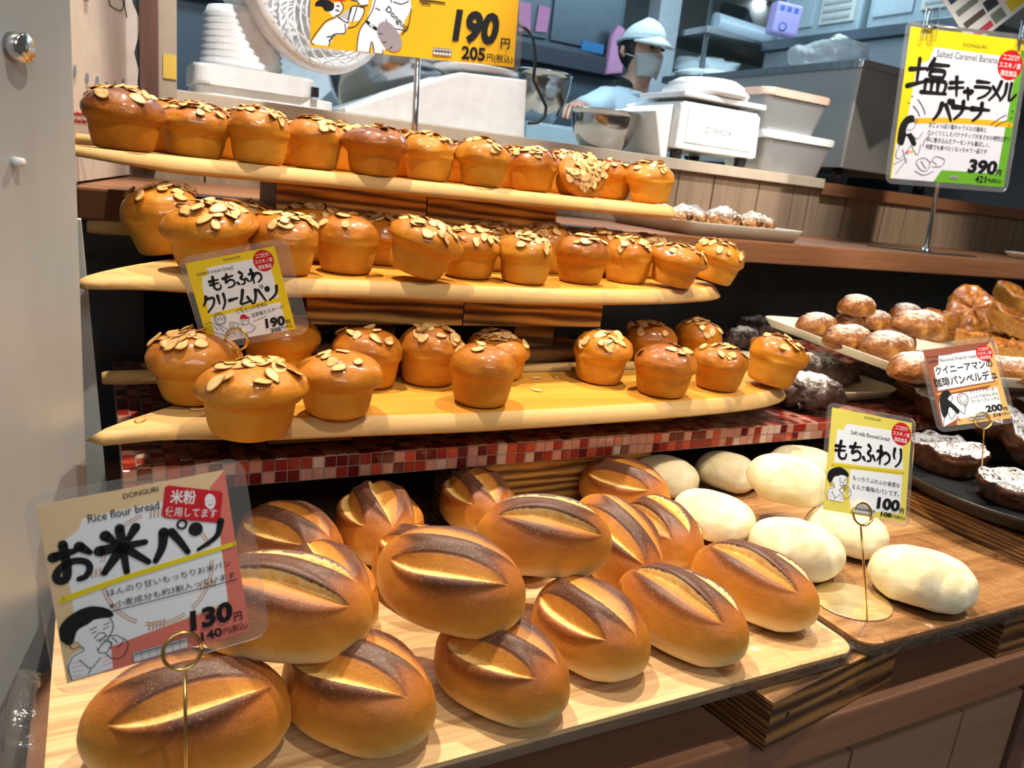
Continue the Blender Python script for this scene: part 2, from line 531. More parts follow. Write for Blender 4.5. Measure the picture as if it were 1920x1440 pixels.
def powdered(name, stops, powder=(0.88, 0.86, 0.84), amount=0.5, scale=26, rough=0.6):
    """bread dusted with sugar where its own upper side caught it (a fixed pattern on the crust)"""
    t = NT(name)
    v = t.coords()
    n1 = t.noise(v, scale, 5, 0.65); n2 = t.noise(v, scale * 5, 4, 0.7); n3 = t.noise(v, scale * 14, 2)
    p = t.attr('dust')
    base = t.ramp(n1, stops)
    f = t.math('ADD', p, t.math('MULTIPLY', t.math('SUBTRACT', n2, 0.5), 1.1))
    f = t.math('ADD', f, t.math('MULTIPLY', t.math('SUBTRACT', n1, 0.5), 0.9))
    fac = t.ramp(f, [(1.0 - amount, (0, 0, 0)), (1.0 - amount + 0.3, (0.92,) * 3)])
    t.set(Base_Color=t.mix(fac, base, (*powder, 1)), Roughness=t.mix(fac, (rough * 0.7,) * 3, (0.85,) * 3), Specular_IOR_Level=0.4)
    t.bump(t.math('ADD', n2, n3), 0.35, 0.002)
    return t.m


def caramel(name):
    t = NT(name)
    v = t.coords()
    n1 = t.noise(v, 55, 5, 0.65, 0.6); n2 = t.noise(v, 170, 4, 0.6)
    c = t.ramp(n1, [(0.3, (0.13, 0.032, 0.005)), (0.5, (0.44, 0.135, 0.012)), (0.70, (0.74, 0.33, 0.04))])
    t.set(Base_Color=c, Roughness=0.16, Coat_Weight=0.7, Coat_Roughness=0.08)
    t.bump(t.math('ADD', n1, n2), 0.6, 0.004)
    return t.m


MAT['bun'] = bun_material()
MAT['almond'] = almond_material()
MAT['loaf'] = loaf_material()
MAT['white_bun'] = white_bun_material()
MAT['choc'] = powdered('sugar_dusted_chocolate_bread', [(0.3, (0.022, 0.010, 0.008)), (0.6, (0.06, 0.028, 0.02)), (0.8, (0.12, 0.06, 0.04))], (0.72, 0.70, 0.70), 0.30, 34)
MAT['dusted'] = powdered('sugar_dusted_golden_bread', [(0.32, (0.12, 0.038, 0.014)), (0.5, (0.33, 0.115, 0.022)), (0.70, (0.64, 0.33, 0.07))], (0.84, 0.80, 0.75), 0.34, 26)
MAT['danish'] = powdered('sugar_dusted_danish', [(0.34, (0.06, 0.02, 0.012)), (0.5, (0.30, 0.12, 0.03)), (0.70, (0.66, 0.42, 0.14))], (0.86, 0.84, 0.81), 0.40, 34)
MAT['brownie'] = powdered('sugar_dusted_dark_caramel', [(0.30, (0.025, 0.009, 0.006)), (0.55, (0.07, 0.022, 0.010)), (0.78, (0.20, 0.055, 0.015))], (0.86, 0.86, 0.87), 0.13, 60, 0.3)
MAT['caramel'] = caramel('caramel_glaze')
MAT['pastry_side'] = wood('laminated_pastry', [(0.3, (0.30, 0.10, 0.015)), (0.55, (0.58, 0.27, 0.045)), (0.78, (0.75, 0.45, 0.10))], 'x', 70, 0.4, 2.0, bump=0.5, stretch=0.2)
MAT['dark_side'] = wood('dark_caramel_side', [(0.3, (0.03, 0.010, 0.005)), (0.55, (0.11, 0.035, 0.012)), (0.78, (0.26, 0.10, 0.03))], 'x', 70, 0.3, 2.0, bump=0.5, stretch=0.2)


# ------------------------------------------------------------------ almond buns
def bun_mesh(seed, squash=1.0, tall=1.0, lean=0.0):
    r_ = random.Random(seed)
    prof = [(0.0, 0.0), (0.022, 0.0), (0.0300, 0.0008), (0.0325, 0.004), (0.0345, 0.012), (0.0362, 0.022), (0.0370, 0.030), (0.0379, 0.0342),
            (0.0388, 0.0360), (0.0410, 0.0385), (0.0426, 0.0430), (0.0432, 0.0480), (0.0425, 0.0535), (0.0402, 0.0590), (0.0362, 0.0645), (0.0300, 0.0690), (0.0220, 0.0722), (0.0120, 0.0742), (0.0, 0.0748)]
    pr = np.array(prof); d = np.r_[0, np.cumsum(np.hypot(*np.diff(pr, axis=0).T))]
    # smooth resample
    N, K = 58, 60
    s = np.linspace(0, d[-1], N)
    def sm(a):
        y = np.interp(s, d, a); k = np.array([0.25, 0.5, 0.25])
        y2 = np.convolve(np.r_[y[0], y, y[-1]], k, 'valid'); y2[0] = y[0]; y2[-1] = y[-1]; return y2
    R, Z = sm(pr[:, 0]), sm(pr[:, 1])
    R[0] = R[-1] = 0
    th = np.linspace(0, 2 * PI, K, endpoint=False)
    ph = [r_.uniform(0, 2 * PI) for _ in range(6)]; am = [r_.uniform(0.4, 1.0) for _ in range(6)]
    P = np.zeros((N, K, 3)); bake = np.zeros((N, K))
    dx, dy = r_.uniform(-0.004, 0.004), r_.uniform(-0.004, 0.004)
    sag = r_.uniform(0.0, 0.006); sagp = r_.uniform(0, 2 * PI)
    for i in range(N):
        up = min(1, max(0, (Z[i] - 0.034) / 0.012))
        for k in range(K):
            t = th[k]
            lob = 0.022 * am[0] * math.cos(2 * t + ph[0]) + 0.018 * am[1] * math.cos(3 * t + ph[1]) + 0.010 * am[2] * math.cos(5 * t + ph[2])
            cup = 0.012 * am[3] * math.cos(4 * t + ph[3]) + 0.010 * am[4] * math.cos(7 * t + ph[4])
            r = R[i] * (1 + lob * (0.35 + up) * 1.5 + cup * (1 - up)) * (1 + (squash - 1) * up)
            z = Z[i] * tall * 0.94
            z -= up * sag * (0.5 + 0.5 * math.cos(t + sagp)) * (R[i] / 0.043)
            x, y = r * math.cos(t) + dx * up, r * math.sin(t) + dy * up
            nn = fbm(x + seed, y, z, 34, 3)
            k2 = 1 + 0.035 * nn * (0.4 + up)
            x, y = x * k2, y * k2
            z += 0.0018 * nn * up
            x += lean * z
            P[i, k] = (x, y, max(z, 0.0))
            h = Z[i] / 0.0748
            bake[i, k] = 0.10 + 0.10 * h + 0.46 * min(1, max(0, (Z[i] - 0.036) / 0.022)) + 0.10 * nn
    return grid_mesh('bread', P, {'bake': np.clip(bake, 0, 1)})


def almond_mesh(seed):
    r_ = random.Random(seed)
    n, m = 18, 4
    L, Wd = r_.uniform(0.0080, 0.0096), r_.uniform(0.0052, 0.0062)
    cv = r_.uniform(-0.9, 0.9)
    verts = [(0, 0, 0.0005), (0, 0, -0.0005)]; edge = [0, 0]; faces = []
    for side, zz in ((0, 0.0005), (1, -0.0005)):
        for j in range(1, m + 1):
            f = j / m
            for k in range(n):
                t = 2 * PI * k / n
                w = Wd * (1 - 0.30 * math.cos(t))            # teardrop: pointed end at +x
                x, y = L * math.cos(t) * f, w * math.sin(t) * f
                z = zz * (1 if f < 0.99 else 0.55) + cv * 9 * x * x * 0.35 * 1.0 + 0.0003 * math.sin(3 * t + seed) * f
                verts.append((x, y, z)); edge.append(f)
    off = lambda side, j, k: 2 + side * m * n + (j - 1) * n + k % n
    for side in (0, 1):
        for k in range(n):
            q = (side, off(side, 1, k), off(side, 1, k + 1)); faces.append(q if side == 0 else q[::-1])
            for j in range(1, m):
                q = (off(side, j, k), off(side, j + 1, k), off(side, j + 1, k + 1), off(side, j, k + 1)); faces.append(q if side == 0 else q[::-1])
    for k in range(n):
        faces.append((off(0, m, k), off(1, m, k), off(1, m, k + 1), off(0, m, k + 1)))
    me = bpy.data.meshes.new('almond_slice'); me.from_pydata(verts, [], faces)
    a = me.attributes.new('edge', 'FLOAT', 'POINT'); a.data.foreach_set('value', edge)
    me.polygons.foreach_set('use_smooth', [True] * len(me.polygons))
    me.materials.append(MAT['almond'])
    return me


BUNS = [bun_mesh(1), bun_mesh(2, 1.03, 0.96), bun_mesh(3, 0.98, 1.05), bun_mesh(4, 1.06, 0.94, 0.06), bun_mesh(5, 1.0, 1.0, -0.05), bun_mesh(6, 1.08, 0.90), bun_mesh(7, 0.97, 1.03)]
for me in BUNS: me.materials.append(MAT['bun'])
ALM = [almond_mesh(k) for k in range(5)]
SLICE = bpy.data.objects.new('almond_slice', ALM[0])           # source that is copied (never linked itself)
BREAD = bpy.data.objects.new('bread', BUNS[0])


def almond_bun(loc, label, group, variant=0, scale=1.0, yaw=0.0, tilt=(0, 0), slices=18, cover=1.0, face=None):
    """face: direction (radians, world) the slices gather towards"""
    r_ = random.Random(int(abs(loc[0] * 7919 + loc[1] * 104729 + loc[2] * 1299709) * 1000))
    t = thing('almond_bun', label, 'bun', loc, (tilt[0], tilt[1], yaw), group)
    t.scale = (scale,) * 3
    b = BREAD.copy(); b.data = BUNS[variant % len(BUNS)]; COL.objects.link(b); b.parent = t
    b['tone'] = 0.34 if 'darkest' in label or 'dark glazed bun' in label else 0.20 if 'dark topped' in label else -0.14 if 'pale golden' in label else r_.uniform(-0.13, 0.10)
    me = b.data
    slices = int(slices * 1.8) if slices > 9 else slices
    cand = [v for v in me.vertices if v.co.z > 0.052]
    top = max(v.co.z for v in cand)
    used = []
    tries = 0
    while len(used) < slices and tries < 600:
        tries += 1
        v = r_.choice(cand)
        # even by area, denser towards the top
        rad = math.hypot(v.co.x, v.co.y)
        if r_.random() > min(1, 0.25 + rad / 0.03): continue
        if r_.random() > ((v.co.z - 0.050) / (top - 0.050)) ** (0.8 / cover): continue
        if face is not None:
            fx, fy = math.cos(face - yaw), math.sin(face - yaw)
            if (v.co.x * fx + v.co.y * fy) < -0.006 and r_.random() < 0.7: continue
        lay = sum(1 for u in used if (u - v.co).length < 0.0075)
        if lay > 2: continue
        used.append(v.co.copy())
        s = SLICE.copy(); s.data = ALM[r_.randrange(5)]; COL.objects.link(s); s.parent = t
        nrm = (v.normal + Vector((r_.uniform(-.34, .34), r_.uniform(-.34, .34), 0.05))).normalized()
        q = nrm.to_track_quat('Z', 'Y') @ Euler((0, 0, r_.uniform(0, 6.28))).to_quaternion()
        s.rotation_mode = 'QUATERNION'; s.rotation_quaternion = q
        s.location = v.co + v.normal * (0.0010 + 0.0011 * lay + 0.0006 * r_.random())
        sc = r_.uniform(0.85, 1.15); s.scale = (sc, sc, 1)
    return t


# ------------------------------------------------------------------ scored loaves
def loaf_mesh(seed, a=0.066, b=0.046, ht=0.045, zc=0.022, slashes=(), point=2.15, cream=0.0, end_sq=2.0, fine=True):
    """long axis x; slashes = (psi0, slope, s0, half length, half width, lip side)"""
    NS, NP = (150, 300) if fine else (84, 96)
    sv = -np.cos(np.linspace(0, PI, NS)) * a
    psi = np.linspace(-PI, PI, NP, endpoint=False)
    P = np.zeros((NS, NP, 3)); bake = np.zeros((NS, NP)); crumb = np.zeros((NS, NP)); dust = np.zeros((NS, NP)); cutpos = np.zeros((NS, NP))
    for i, s in enumerate(sv):
        e = max(0.0, 1 - abs(s / a) ** point) ** (1 / end_sq)
        bb, hh = b * e, ht * min(1, 0.06 + 0.94 * e ** 0.85)
        if e == 0: hh = 0
        for k, p in enumerate(psi + (slashes[0][1] * s if slashes else 0)):       # grid twisted along the cuts
            p = (p + PI) % (2 * PI) - PI
            cp, sp = math.cos(p), math.sin(p)
            y = bb * math.copysign(abs(sp) ** 0.95, sp)
            z = zc + hh * cp if cp >= 0 else zc - zc * min(1, e * 1.25) * (-cp) ** 0.62
            nn = fbm(s + seed * 3.1, y, z, 14, 2); n2 = fbm(s - seed, y * 1.3, z, 45, 2)
            y *= 1 + 0.05 * nn + 0.010 * n2
            if cp > 0: z = zc + (z - zc) * (1 + 0.06 * nn)
            d = 0.0; cr = 0.0; dark = 0.0; cq = 0.0
            if cp > -0.2:
                for (p0, sl, s0, hl, hw, side) in slashes:
                    u = (s - s0) / hl
                    if abs(u) < 1.15:
                        prof = max(0.0, 1 - abs(u) ** 2.4) ** 0.7
                        w = hw * prof + 1e-4
                        tt = side * (p - (p0 + sl * s)) / w
                        amp = prof ** 0.8
                        if abs(u) < 1 and -1 < tt < 1:
                            q = (tt + 1) / 2                       # 0 under the lip, 1 at the far rim
                            rise = min(1, q / 0.26); rise = rise * rise * (3 - 2 * rise)
                            d -= 0.0078 * amp * rise * (1 - q) ** 0.85
                            cr = max(cr, min(1, q / 0.05) * min(1, (1 - q) / 0.14) * min(1, (1 - abs(u)) * 6)); cq = q
                        elif -2.6 < tt <= -1 and abs(u) < 1:         # ridge bulging over the cut
                            d += 0.0030 * amp * math.exp(-((tt + 1.35) / 0.55) ** 2)
                            dark = max(dark, 0.10 * amp * math.exp(-((tt + 1.3) / 0.7) ** 2))
                        elif abs(u) < 1 and 1 <= tt < 2.6:
                            d += 0.0016 * amp * math.exp(-((tt - 1.6) / 0.6) ** 2)
                            dark = max(dark, 0.08 * amp * math.exp(-((tt - 1.5) / 0.7) ** 2))
            L = math.hypot(y, (z - zc)) + 1e-6
            y += d * y / L; z += d * (z - zc) / L
            P[i, k] = (s * (1 + 0.015 * n2), y, max(0, z))
            hrel = min(1, max(0, z / (zc + ht)))
            bake[i, k] = 0.98 * min(1, max(0, (hrel - 0.16) / 0.82)) ** 0.85 + dark + 0.12 * nn - 0.10 * (abs(s / a)) ** 4
            crumb[i, k] = cr; cutpos[i, k] = cq
            dust[i, k] = min(1, max(0, hrel * 1.15 - 0.15))
    bake = np.clip(bake * (1 - cream), 0, 1)
    return grid_mesh('loaf', P, {'bake': bake, 'crumb': crumb, 'dust': dust, 'cutpos': cutpos})


LOAVES = [
    loaf_mesh(11, slashes=((-0.72, 3.0, 0.004, 0.044, 0.25, 1), (0.10, 3.0, 0.000, 0.052, 0.25, 1), (0.88, 3.0, -0.004, 0.044, 0.22, 1))),
    loaf_mesh(12, a=0.067, b=0.046, slashes=((-0.55, 4.5, 0.004, 0.050, 0.25, 1), (0.32, 4.5, 0.0, 0.054, 0.25, 1), (1.10, 3.5, -0.006, 0.040, 0.20, 1))),
    loaf_mesh(13, a=0.064, b=0.047, ht=0.047, slashes=((-0.82, 1.0, 0.0, 0.044, 0.23, 1), (0.0, 1.0, 0.003, 0.052, 0.26, 1), (0.82, 1.0, 0.0, 0.044, 0.22, 1))),
    loaf_mesh(14, a=0.069, b=0.044, slashes=((-0.42, -3.2, 0.0, 0.052, 0.21, -1), (0.42, -3.2, 0.0, 0.054, 0.21, -1))),
    loaf_mesh(15, a=0.065, b=0.046, ht=0.047, slashes=((-0.75, 2.0, 0.006, 0.046, 0.24, -1), (0.05, 2.0, 0.0, 0.052, 0.22, -1), (0.80, 2.0, 0.0, 0.044, 0.20, -1))),
]
for me in LOAVES: me.name = 'loaf'; me.materials.append(MAT['loaf'])
# ------------------------------------------------------------------ the setting
struct(MB().bounds(-1.2, 4.6, -1.5, 4.6, 0.10, 0.15).build('floor', plain('grey_floor_vinyl', (0.25, 0.24, 0.23), 0.5)))
# wall under and behind the display shelf
PY = 1.75
struct(MB().bounds(-0.03, 4.2, 1.445, 1.475, 0.15, 1.228).build('wall_behind_display', MAT['shade_planks']))
# weathered planks between shelf and kitchen counter
xs = [0.03, 0.20, 0.41, 0.60, 0.82, 1.03, 1.28, 1.405, 1.53, 1.70, 1.84, 1.905, 2.07, 2.25, 2.36, 2.52, 2.74, 2.98, 3.2]
tones = [(0.27, 0.19, 0.125), (0.16, 0.096, 0.056), (0.105, 0.060, 0.034), (0.31, 0.225, 0.155), (0.14, 0.080, 0.046)]
pm = [wood('weathered_plank', [(0.25, tuple(c * 0.6 for c in t)), (0.5, t), (0.75, tuple(min(1, c * 1.35) for c in t))], 'z', 26, 0.75, 2.5, 0.2, 0.25) for t in tones]
mb = MB()
seq = [1, 3, 0, 1, 2, 3, 3, 1, 2, 4, 0, 1, 4, 2, 1, 0, 4, 2]
for i in range(len(xs) - 1):
    mb.bounds(xs[i] + 0.0014, xs[i + 1] - 0.0014, PY, PY + 0.022 + 0.002 * (i % 3), 1.27, 1.418, 0.0012, seq[i])
struct(mb.build('wall_planks', pm))
# white side wall that runs back to the kitchen window
wp = [(-0.024, 1.30), (0.062, 1.72), (0.055, 1.75), (-0.05, 1.75), (-0.09, 1.30)]
struct(MB().prism(wp, 1.279, 2.6).build('wall_left', MAT['white_wall']))
# wavy edged white sheet end
mb = MB(); n = 46
edge = [(0.0, 2.6)] + [(0.052 + 0.006 * math.sin(k * 1.9) + 0.004 * math.sin(k * 0.7), 2.6 - k * (2.6 - 1.30) / n) for k in range(n + 1)] + [(0.0, 1.30)]
mb.prism(edge, 0.0, 0.006, Matrix(((1, 0, 0, 0.022), (0, 0, -1, 1.712), (0, 1, 0, 0), (0, 0, 0, 1))))
struct(mb.build('wall_left_sheet', MAT['white_wall']))
struct(MB().bounds(0.080, 0.112, 1.70, 1.78, 1.30, 2.6, 0.002).build('trim_1', MAT['pillar']))
struct(MB().bounds(0.112, 0.145, 1.715, 1.80, 1.41, 2.6, 0.002).build('trim_2', MAT['frame']))
# counter of the kitchen hatch: beige part and brown part
struct(MB().bounds(0.112, 1.945, 1.735, 2.45, 1.418, 1.446, 0.002).build('trim_3', MAT['ledge']))
struct(MB().bounds(1.945, 4.0, 1.735, 2.45, 1.40, 1.436, 0.002).build('trim_4', MAT['shelf']))
struct(MB().bounds(0.05, 4.2, 1.785, 1.85, 0.15, 1.41).build('wall_under_hatch', MAT['char_panel']))

# charcoal side panel and pale side board beside the frosted panel
struct(MB().bounds(-0.06, 0.062, 1.285, 1.444, 0.8605, 1.2285).build('wall_left_recess', MAT['char_panel']))
mb = MB()
mb.prism([(-0.030, 1.26), (-0.013, 1.26), (0.0055, 0.93), (0.0055, 0.86), (-0.030, 0.86)], 0.0, 0.012, Matrix(((1, 0, 0, 0), (0, 0, 1, 0.955), (0, 1, 0, 0), (0, 0, 0, 1))), 0.001)
struct(mb.build('trim_5', plain('pale_grey_board', srgb(176, 184, 188), 0.5)))

# printed marks on the white side wall
wall_n = Vector((0.42, -0.086, 0)).normalized()
def on_wall(px, py, off=0.0012):
    d = Vector(ray(px, py)); o = Vector((-0.024, 1.30, 0)); wn = Vector((0.42, -0.086, 0)).normalized()
    t_ = (o - Vector(CAM)).dot(wn) / d.dot(wn)
    return Vector(CAM) + d * t_ + wn * off
blue = plain('grey_blue_print', srgb(140, 152, 176), 0.7); redm = plain('dark_red_print', srgb(150, 30, 36), 0.7); blk = plain('black_print', (0.02, 0.02, 0.02), 0.7)
wl = bpy.data.objects['wall_left']
for px, py, hw, hh in ((139, 133, 3, 12), (162, 146, 3.6, 10), (181, 152, 3.2, 10), (199, 164, 3, 12), (215, 163, 2.8, 10), (230, 158, 2.6, 11), (243, 166, 2.4, 9)):
    MB().poly([on_wall(px + hw * math.cos(2 * PI * k / 18) * (1 + 0.15 * math.sin(5 * k)), py + hh * math.sin(2 * PI * k / 18)) for k in range(18)]).build('printed_dot', blue, wl)
for yy in (212, 226):
    MB().tube([on_wall(136 + 3.4 * k, yy + 2.2 * math.sin(k * 2.3) + 0.2 * k) for k in range(12)], 0.0016, 5).build('printed_scribble', redm, wl)
for P in ([(203, 0), (206, 10), (216, 17), (227, 19), (230, 10), (229, 0)], [(232, 0), (233, 14), (236, 30), (239, 42), (240, 30), (238, 16), (236, 0)], [(156, 0), (159, 2), (164, 1)]):
    MB().tube([on_wall(*p) for p in smooth_path(P)], 0.0009, 5).build('printed_line', blk, wl)
a, b = at(306, 146, y=1.713), at(331, 104, y=1.713)
tag(MB().bounds(a.x, b.x, 1.7125, 1.7145, a.z, b.z).build('yellow_tape', plain('yellow_tape', srgb(226, 190, 80), 0.5), recenter=True), 'yellow tape patch on the beige window frame left of the fan', 'tape')

# frosted panel at the left with its stand-off bolt and clip
pan = thing('side_panel', 'tall frosted metal panel with a round bolt along the left edge of the display', 'panel', (-0.013, 0.82, 0.86))
pdir = Vector((-0.56, -0.83, 0)).normalized(); pn = Vector((0.83, -0.56, 0)).normalized()
mb = MB()
ang = math.atan2(pdir.y, pdir.x)
mb.box((pdir.x * 0.30 - pn.x * 0.006, pdir.y * 0.30 - pn.y * 0.006, 0.105), (0.60, 0.012, 1.609), (0, 0, ang), 0.003)
mb.build('panel_sheet', MAT['panel'], pan)


def on_panel(px, py):
    d = Vector(ray(px, py)); o = Vector((-0.013, 0.82, 0.86)) + pn * 0.0
    t = (o - Vector(CAM)).dot(pn) / d.dot(pn)
    return Vector(CAM) + d * t - Vector((-0.013, 0.82, 0.86))


def panel_disc(name, px, py, prof, m):
    q = pn.to_track_quat('Z', 'Y').to_matrix().to_4x4()
    MB().lathe(prof, 32, on_panel(px, py), 0, q).build(name, m, pan)


panel_disc('standoff_bolt', 24, 88, [(0, 0.012), (0.0095, 0.012), (0.0112, 0.0105), (0.0112, 0.0), (0.0, 0.0)], MAT['chrome'])
panel_disc('clip', 26, 303, [(0, 0.009), (0.0035, 0.008), (0.0042, 0.0), (0, 0)], MAT['white_plastic'])

# ------------------------------------------------------------------ shelf, mosaic table, counter
tag(MB().bounds(-0.022, 4.2, 1.272, 1.75, 1.229, 1.275, 0.004).build('display_shelf', MAT['shelf']), 'long brown wood laminate shelf board behind the top board of buns', 'shelf')

TZ, TB, TY, TX0, TX1 = 1.020, 0.992, 0.837, 0.018, 2.6
mt = thing('mosaic_table', 'low table covered in small red and pink mosaic tiles under the wooden boards', 'table', (0.9, 1.08, 1.0))
tile_m = [plain('tile_dark_red', (0.13, 0.010, 0.010), 0.12), plain('tile_red', (0.30, 0.025, 0.016), 0.12), plain('tile_orange_red', (0.52, 0.075, 0.035), 0.12),
          plain('tile_pink', (0.55, 0.27, 0.20), 0.14), plain('tile_pale', (0.62, 0.44, 0.36), 0.14), plain('tile_grout', (0.30, 0.26, 0.23), 0.8)]
mb = MB()
mb.bounds(TX0 - 0.9, TX1 - 0.9, TY - 1.08, 1.435 - 1.08, TB - 1.0, TZ - 1.0, 0, 5)
mb.build('table_core', tile_m, mt)
P_ = 0.0139; rt = random.Random(5)
def tile_mesh(front, x1):
    V, F, MI = [], [], []
    nx = int((x1 - TX0) / P_)
    rows = 2 if front else 43
    h = (TZ - TB) / 2 if front else P_
    for i in range(nx):
        for j in range(rows):
            x0 = TX0 + i * P_ + 0.0005; xe = x0 + P_ - 0.0010
            m = rt.choices([0, 1, 2, 3, 4], [3, 3, 2.2, 5, 0.8])[0]
            b = len(V); e = 0.0007; dz = 0.0011 + rt.uniform(-.0001, .0002)
            if front:
                a0, a1 = TB + j * h + 0.0005, TB + (j + 1) * h - 0.0005
                for (u, v, o) in ((x0, a0, 0), (xe, a0, 0), (xe, a1, 0), (x0, a1, 0), (x0 + e, a0 + e, dz), (xe - e, a0 + e, dz), (xe - e, a1 - e, dz), (x0 + e, a1 - e, dz)):
                    V.append((u - 0.9, TY - o - 1.08, v - 1.0))
            else:
                a0, a1 = TY + j * h + 0.0005, min(1.435, TY + (j + 1) * h) - 0.0005
                if a1 - a0 < 0.003: continue
                for (u, v, o) in ((x0, a0, 0), (xe, a0, 0), (xe, a1, 0), (x0, a1, 0), (x0 + e, a0 + e, dz), (xe - e, a0 + e, dz), (xe - e, a1 - e, dz), (x0 + e, a1 - e, dz)):
                    V.append((u - 0.9, v - 1.08, TZ + o - 1.0))
            F.append((b + 4, b + 5, b + 6, b + 7)); MI.append(m)
            for k in range(4):
                F.append((b + k, b + (k + 1) % 4, b + 4 + (k + 1) % 4, b + 4 + k)); MI.append(m)
    me = bpy.data.meshes.new('mosaic'); me.from_pydata(V, [], F)
    me.polygons.foreach_set('material_index', MI)
    return me
link('mosaic_front', tile_mesh(True, 1.95), tile_m, mt)
link('mosaic_top', tile_mesh(False, 1.7), tile_m, mt)
for lx, ly in ((0.06, 1.06), (1.3, 1.06), (0.06, 1.38), (1.3, 1.38)):
    MB().bounds(lx - 0.03 - 0.9, lx + 0.03 - 0.9, ly - 0.03 - 1.08, ly + 0.03 - 1.08, 0.862 - 1.0, TB - 1.0, 0.002).build('leg', MAT['char'], mt)
# clear vinyl over the table top
mb = MB(); nx_, ny_ = 60, 20
vs = [[mb.bm.verts.new((0.016 + (1.9 - 0.016) * i / nx_, 0.834 + 0.59 * j / ny_, TZ + 0.0028 + 0.0006 * fbm(i * 0.3, j * 0.3, 0, 1))) for j in range(ny_ + 1)] for i in range(nx_ + 1)]
for i in range(nx_):
    for j in range(ny_): mb.bm.faces.new((vs[i][j], vs[i + 1][j], vs[i + 1][j + 1], vs[i][j + 1]))
tag(mb.build('table_film', MAT['wrap'], smooth=True), 'shiny clear plastic film lying over the red mosaic table top', 'film')

ct = thing('display_counter', 'brown wood laminate counter with cabinet fronts under the bread trays', 'counter', (1.0, 0.95, 0.15))
MB().prism([(x - 1.0, y - 0.95) for x, y in ((-0.060, 0.433), (3.4, 0.433), (3.4, 1.42), (0.006, 1.42), (0.006, 0.835), (-0.060, 0.735))], 0.812 - 0.15, 0.860 - 0.15, None, 0.003).build('worktop', MAT['counter'], ct)
MB().prism([(x - 1.0, y - 0.95) for x, y in ((-0.052, 0.50), (3.4, 0.50), (3.4, 1.40), (0.012, 1.40), (0.012, 0.83), (-0.052, 0.73))], 0.0, 0.812 - 0.15).build('body', MAT['counter'], ct)
for i, (x0, x1) in enumerate(((-1.05, -0.62), (-0.616, -0.26), (-0.256, -0.055), (-0.051, 0.075), (0.12, 0.62), (0.624, 1.2))):
    MB().bounds(x0, x1, 0.462 - 0.95, 0.50 - 0.95, 0.02, 0.768 - 0.15, 0.002).build('front_panel', MAT['cabinet'], ct)
MB().bounds(0.078, 0.117, 0.455 - 0.95, 0.50 - 0.95, 0.0, 0.80 - 0.15, 0.002).build('post', MAT['pillar'], ct)


# ------------------------------------------------------------------ scorched wooden blocks
def block(label, x0, x1, y0, y1, z0, z1, group='scorched wooden blocks', m='char', bevel=0.002, knots=(), turn=0):
    c = ((x0 + x1) / 2, (y0 + y1) / 2, z0)
    t = thing('wooden_block', label, 'block', c, (0, 0, math.radians(turn)), group)
    mb = MB().bounds(x0 - c[0], x1 - c[0], y0 - c[1], y1 - c[1], 0, z1 - z0, bevel)
    for f in mb.bm.faces:
        if abs(f.normal.x) > 0.9: f.material_index = 1
    mb.build('beam', [MAT[m], MAT['char_end']], t)
    for kx, kz in knots:
        MB().lathe([(0, 0.0006), (0.0026, 0.0004), (0.0030, 0)], 12, (kx - c[0], y0 - c[1], kz - z0), 0, Matrix.Rotation(PI / 2, 4, 'X')).build('screw', MAT['black'], t)
    return t


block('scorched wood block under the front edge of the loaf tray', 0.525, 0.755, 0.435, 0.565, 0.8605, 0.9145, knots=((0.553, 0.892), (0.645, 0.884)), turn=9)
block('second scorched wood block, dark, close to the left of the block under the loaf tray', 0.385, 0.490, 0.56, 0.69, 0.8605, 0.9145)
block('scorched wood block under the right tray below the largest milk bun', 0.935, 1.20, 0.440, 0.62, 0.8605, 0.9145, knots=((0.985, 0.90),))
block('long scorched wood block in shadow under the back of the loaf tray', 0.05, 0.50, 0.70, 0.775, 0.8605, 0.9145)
block('scorched wood beam lying under the mosaic table behind the loaves', 0.40, 0.72, 0.862, 0.92, 0.8605, 0.9905, m='char_lit')
# risers under the boards
block('striped scorched beam under the top board, left half', 0.222, 0.4435, 1.135, 1.262, 1.263, 1.3105, 'beams under the top board', 'char_lit')
block('striped scorched beam under the top board, right half with a knot', 0.4445, 0.672, 1.135, 1.262, 1.263, 1.3105, 'beams under the top board', 'char_lit')
block('scorched beam under the middle board, left half', 0.235, 0.4535, 0.99, 1.11, 1.142, 1.1845, 'beams under the middle board', 'char_lit')
block('scorched beam under the middle board, right half ending in the open', 0.4545, 0.688, 0.99, 1.11, 1.142, 1.1845, 'beams under the middle board', 'char_lit')
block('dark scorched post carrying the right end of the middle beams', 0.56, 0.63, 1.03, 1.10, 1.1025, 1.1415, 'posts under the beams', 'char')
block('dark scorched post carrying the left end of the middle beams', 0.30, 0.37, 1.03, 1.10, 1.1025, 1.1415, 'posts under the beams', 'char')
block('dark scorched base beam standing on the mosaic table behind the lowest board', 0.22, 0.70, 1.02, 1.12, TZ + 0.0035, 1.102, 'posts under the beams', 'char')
block('scorched post under the left of the top beams', 0.265, 0.315, 1.165, 1.225, TZ + 0.0035, 1.2625, 'posts under the beams', 'char_lit')
block('scorched post under the right of the top beams', 0.60, 0.65, 1.165, 1.225, TZ + 0.0035, 1.2625, 'posts under the beams', 'char_lit')


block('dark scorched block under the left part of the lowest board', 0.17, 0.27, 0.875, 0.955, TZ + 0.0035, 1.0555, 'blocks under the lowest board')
block('dark scorched block under the right part of the lowest board', 0.66, 0.76, 0.875, 0.955, TZ + 0.0035, 1.0555, 'blocks under the lowest board')


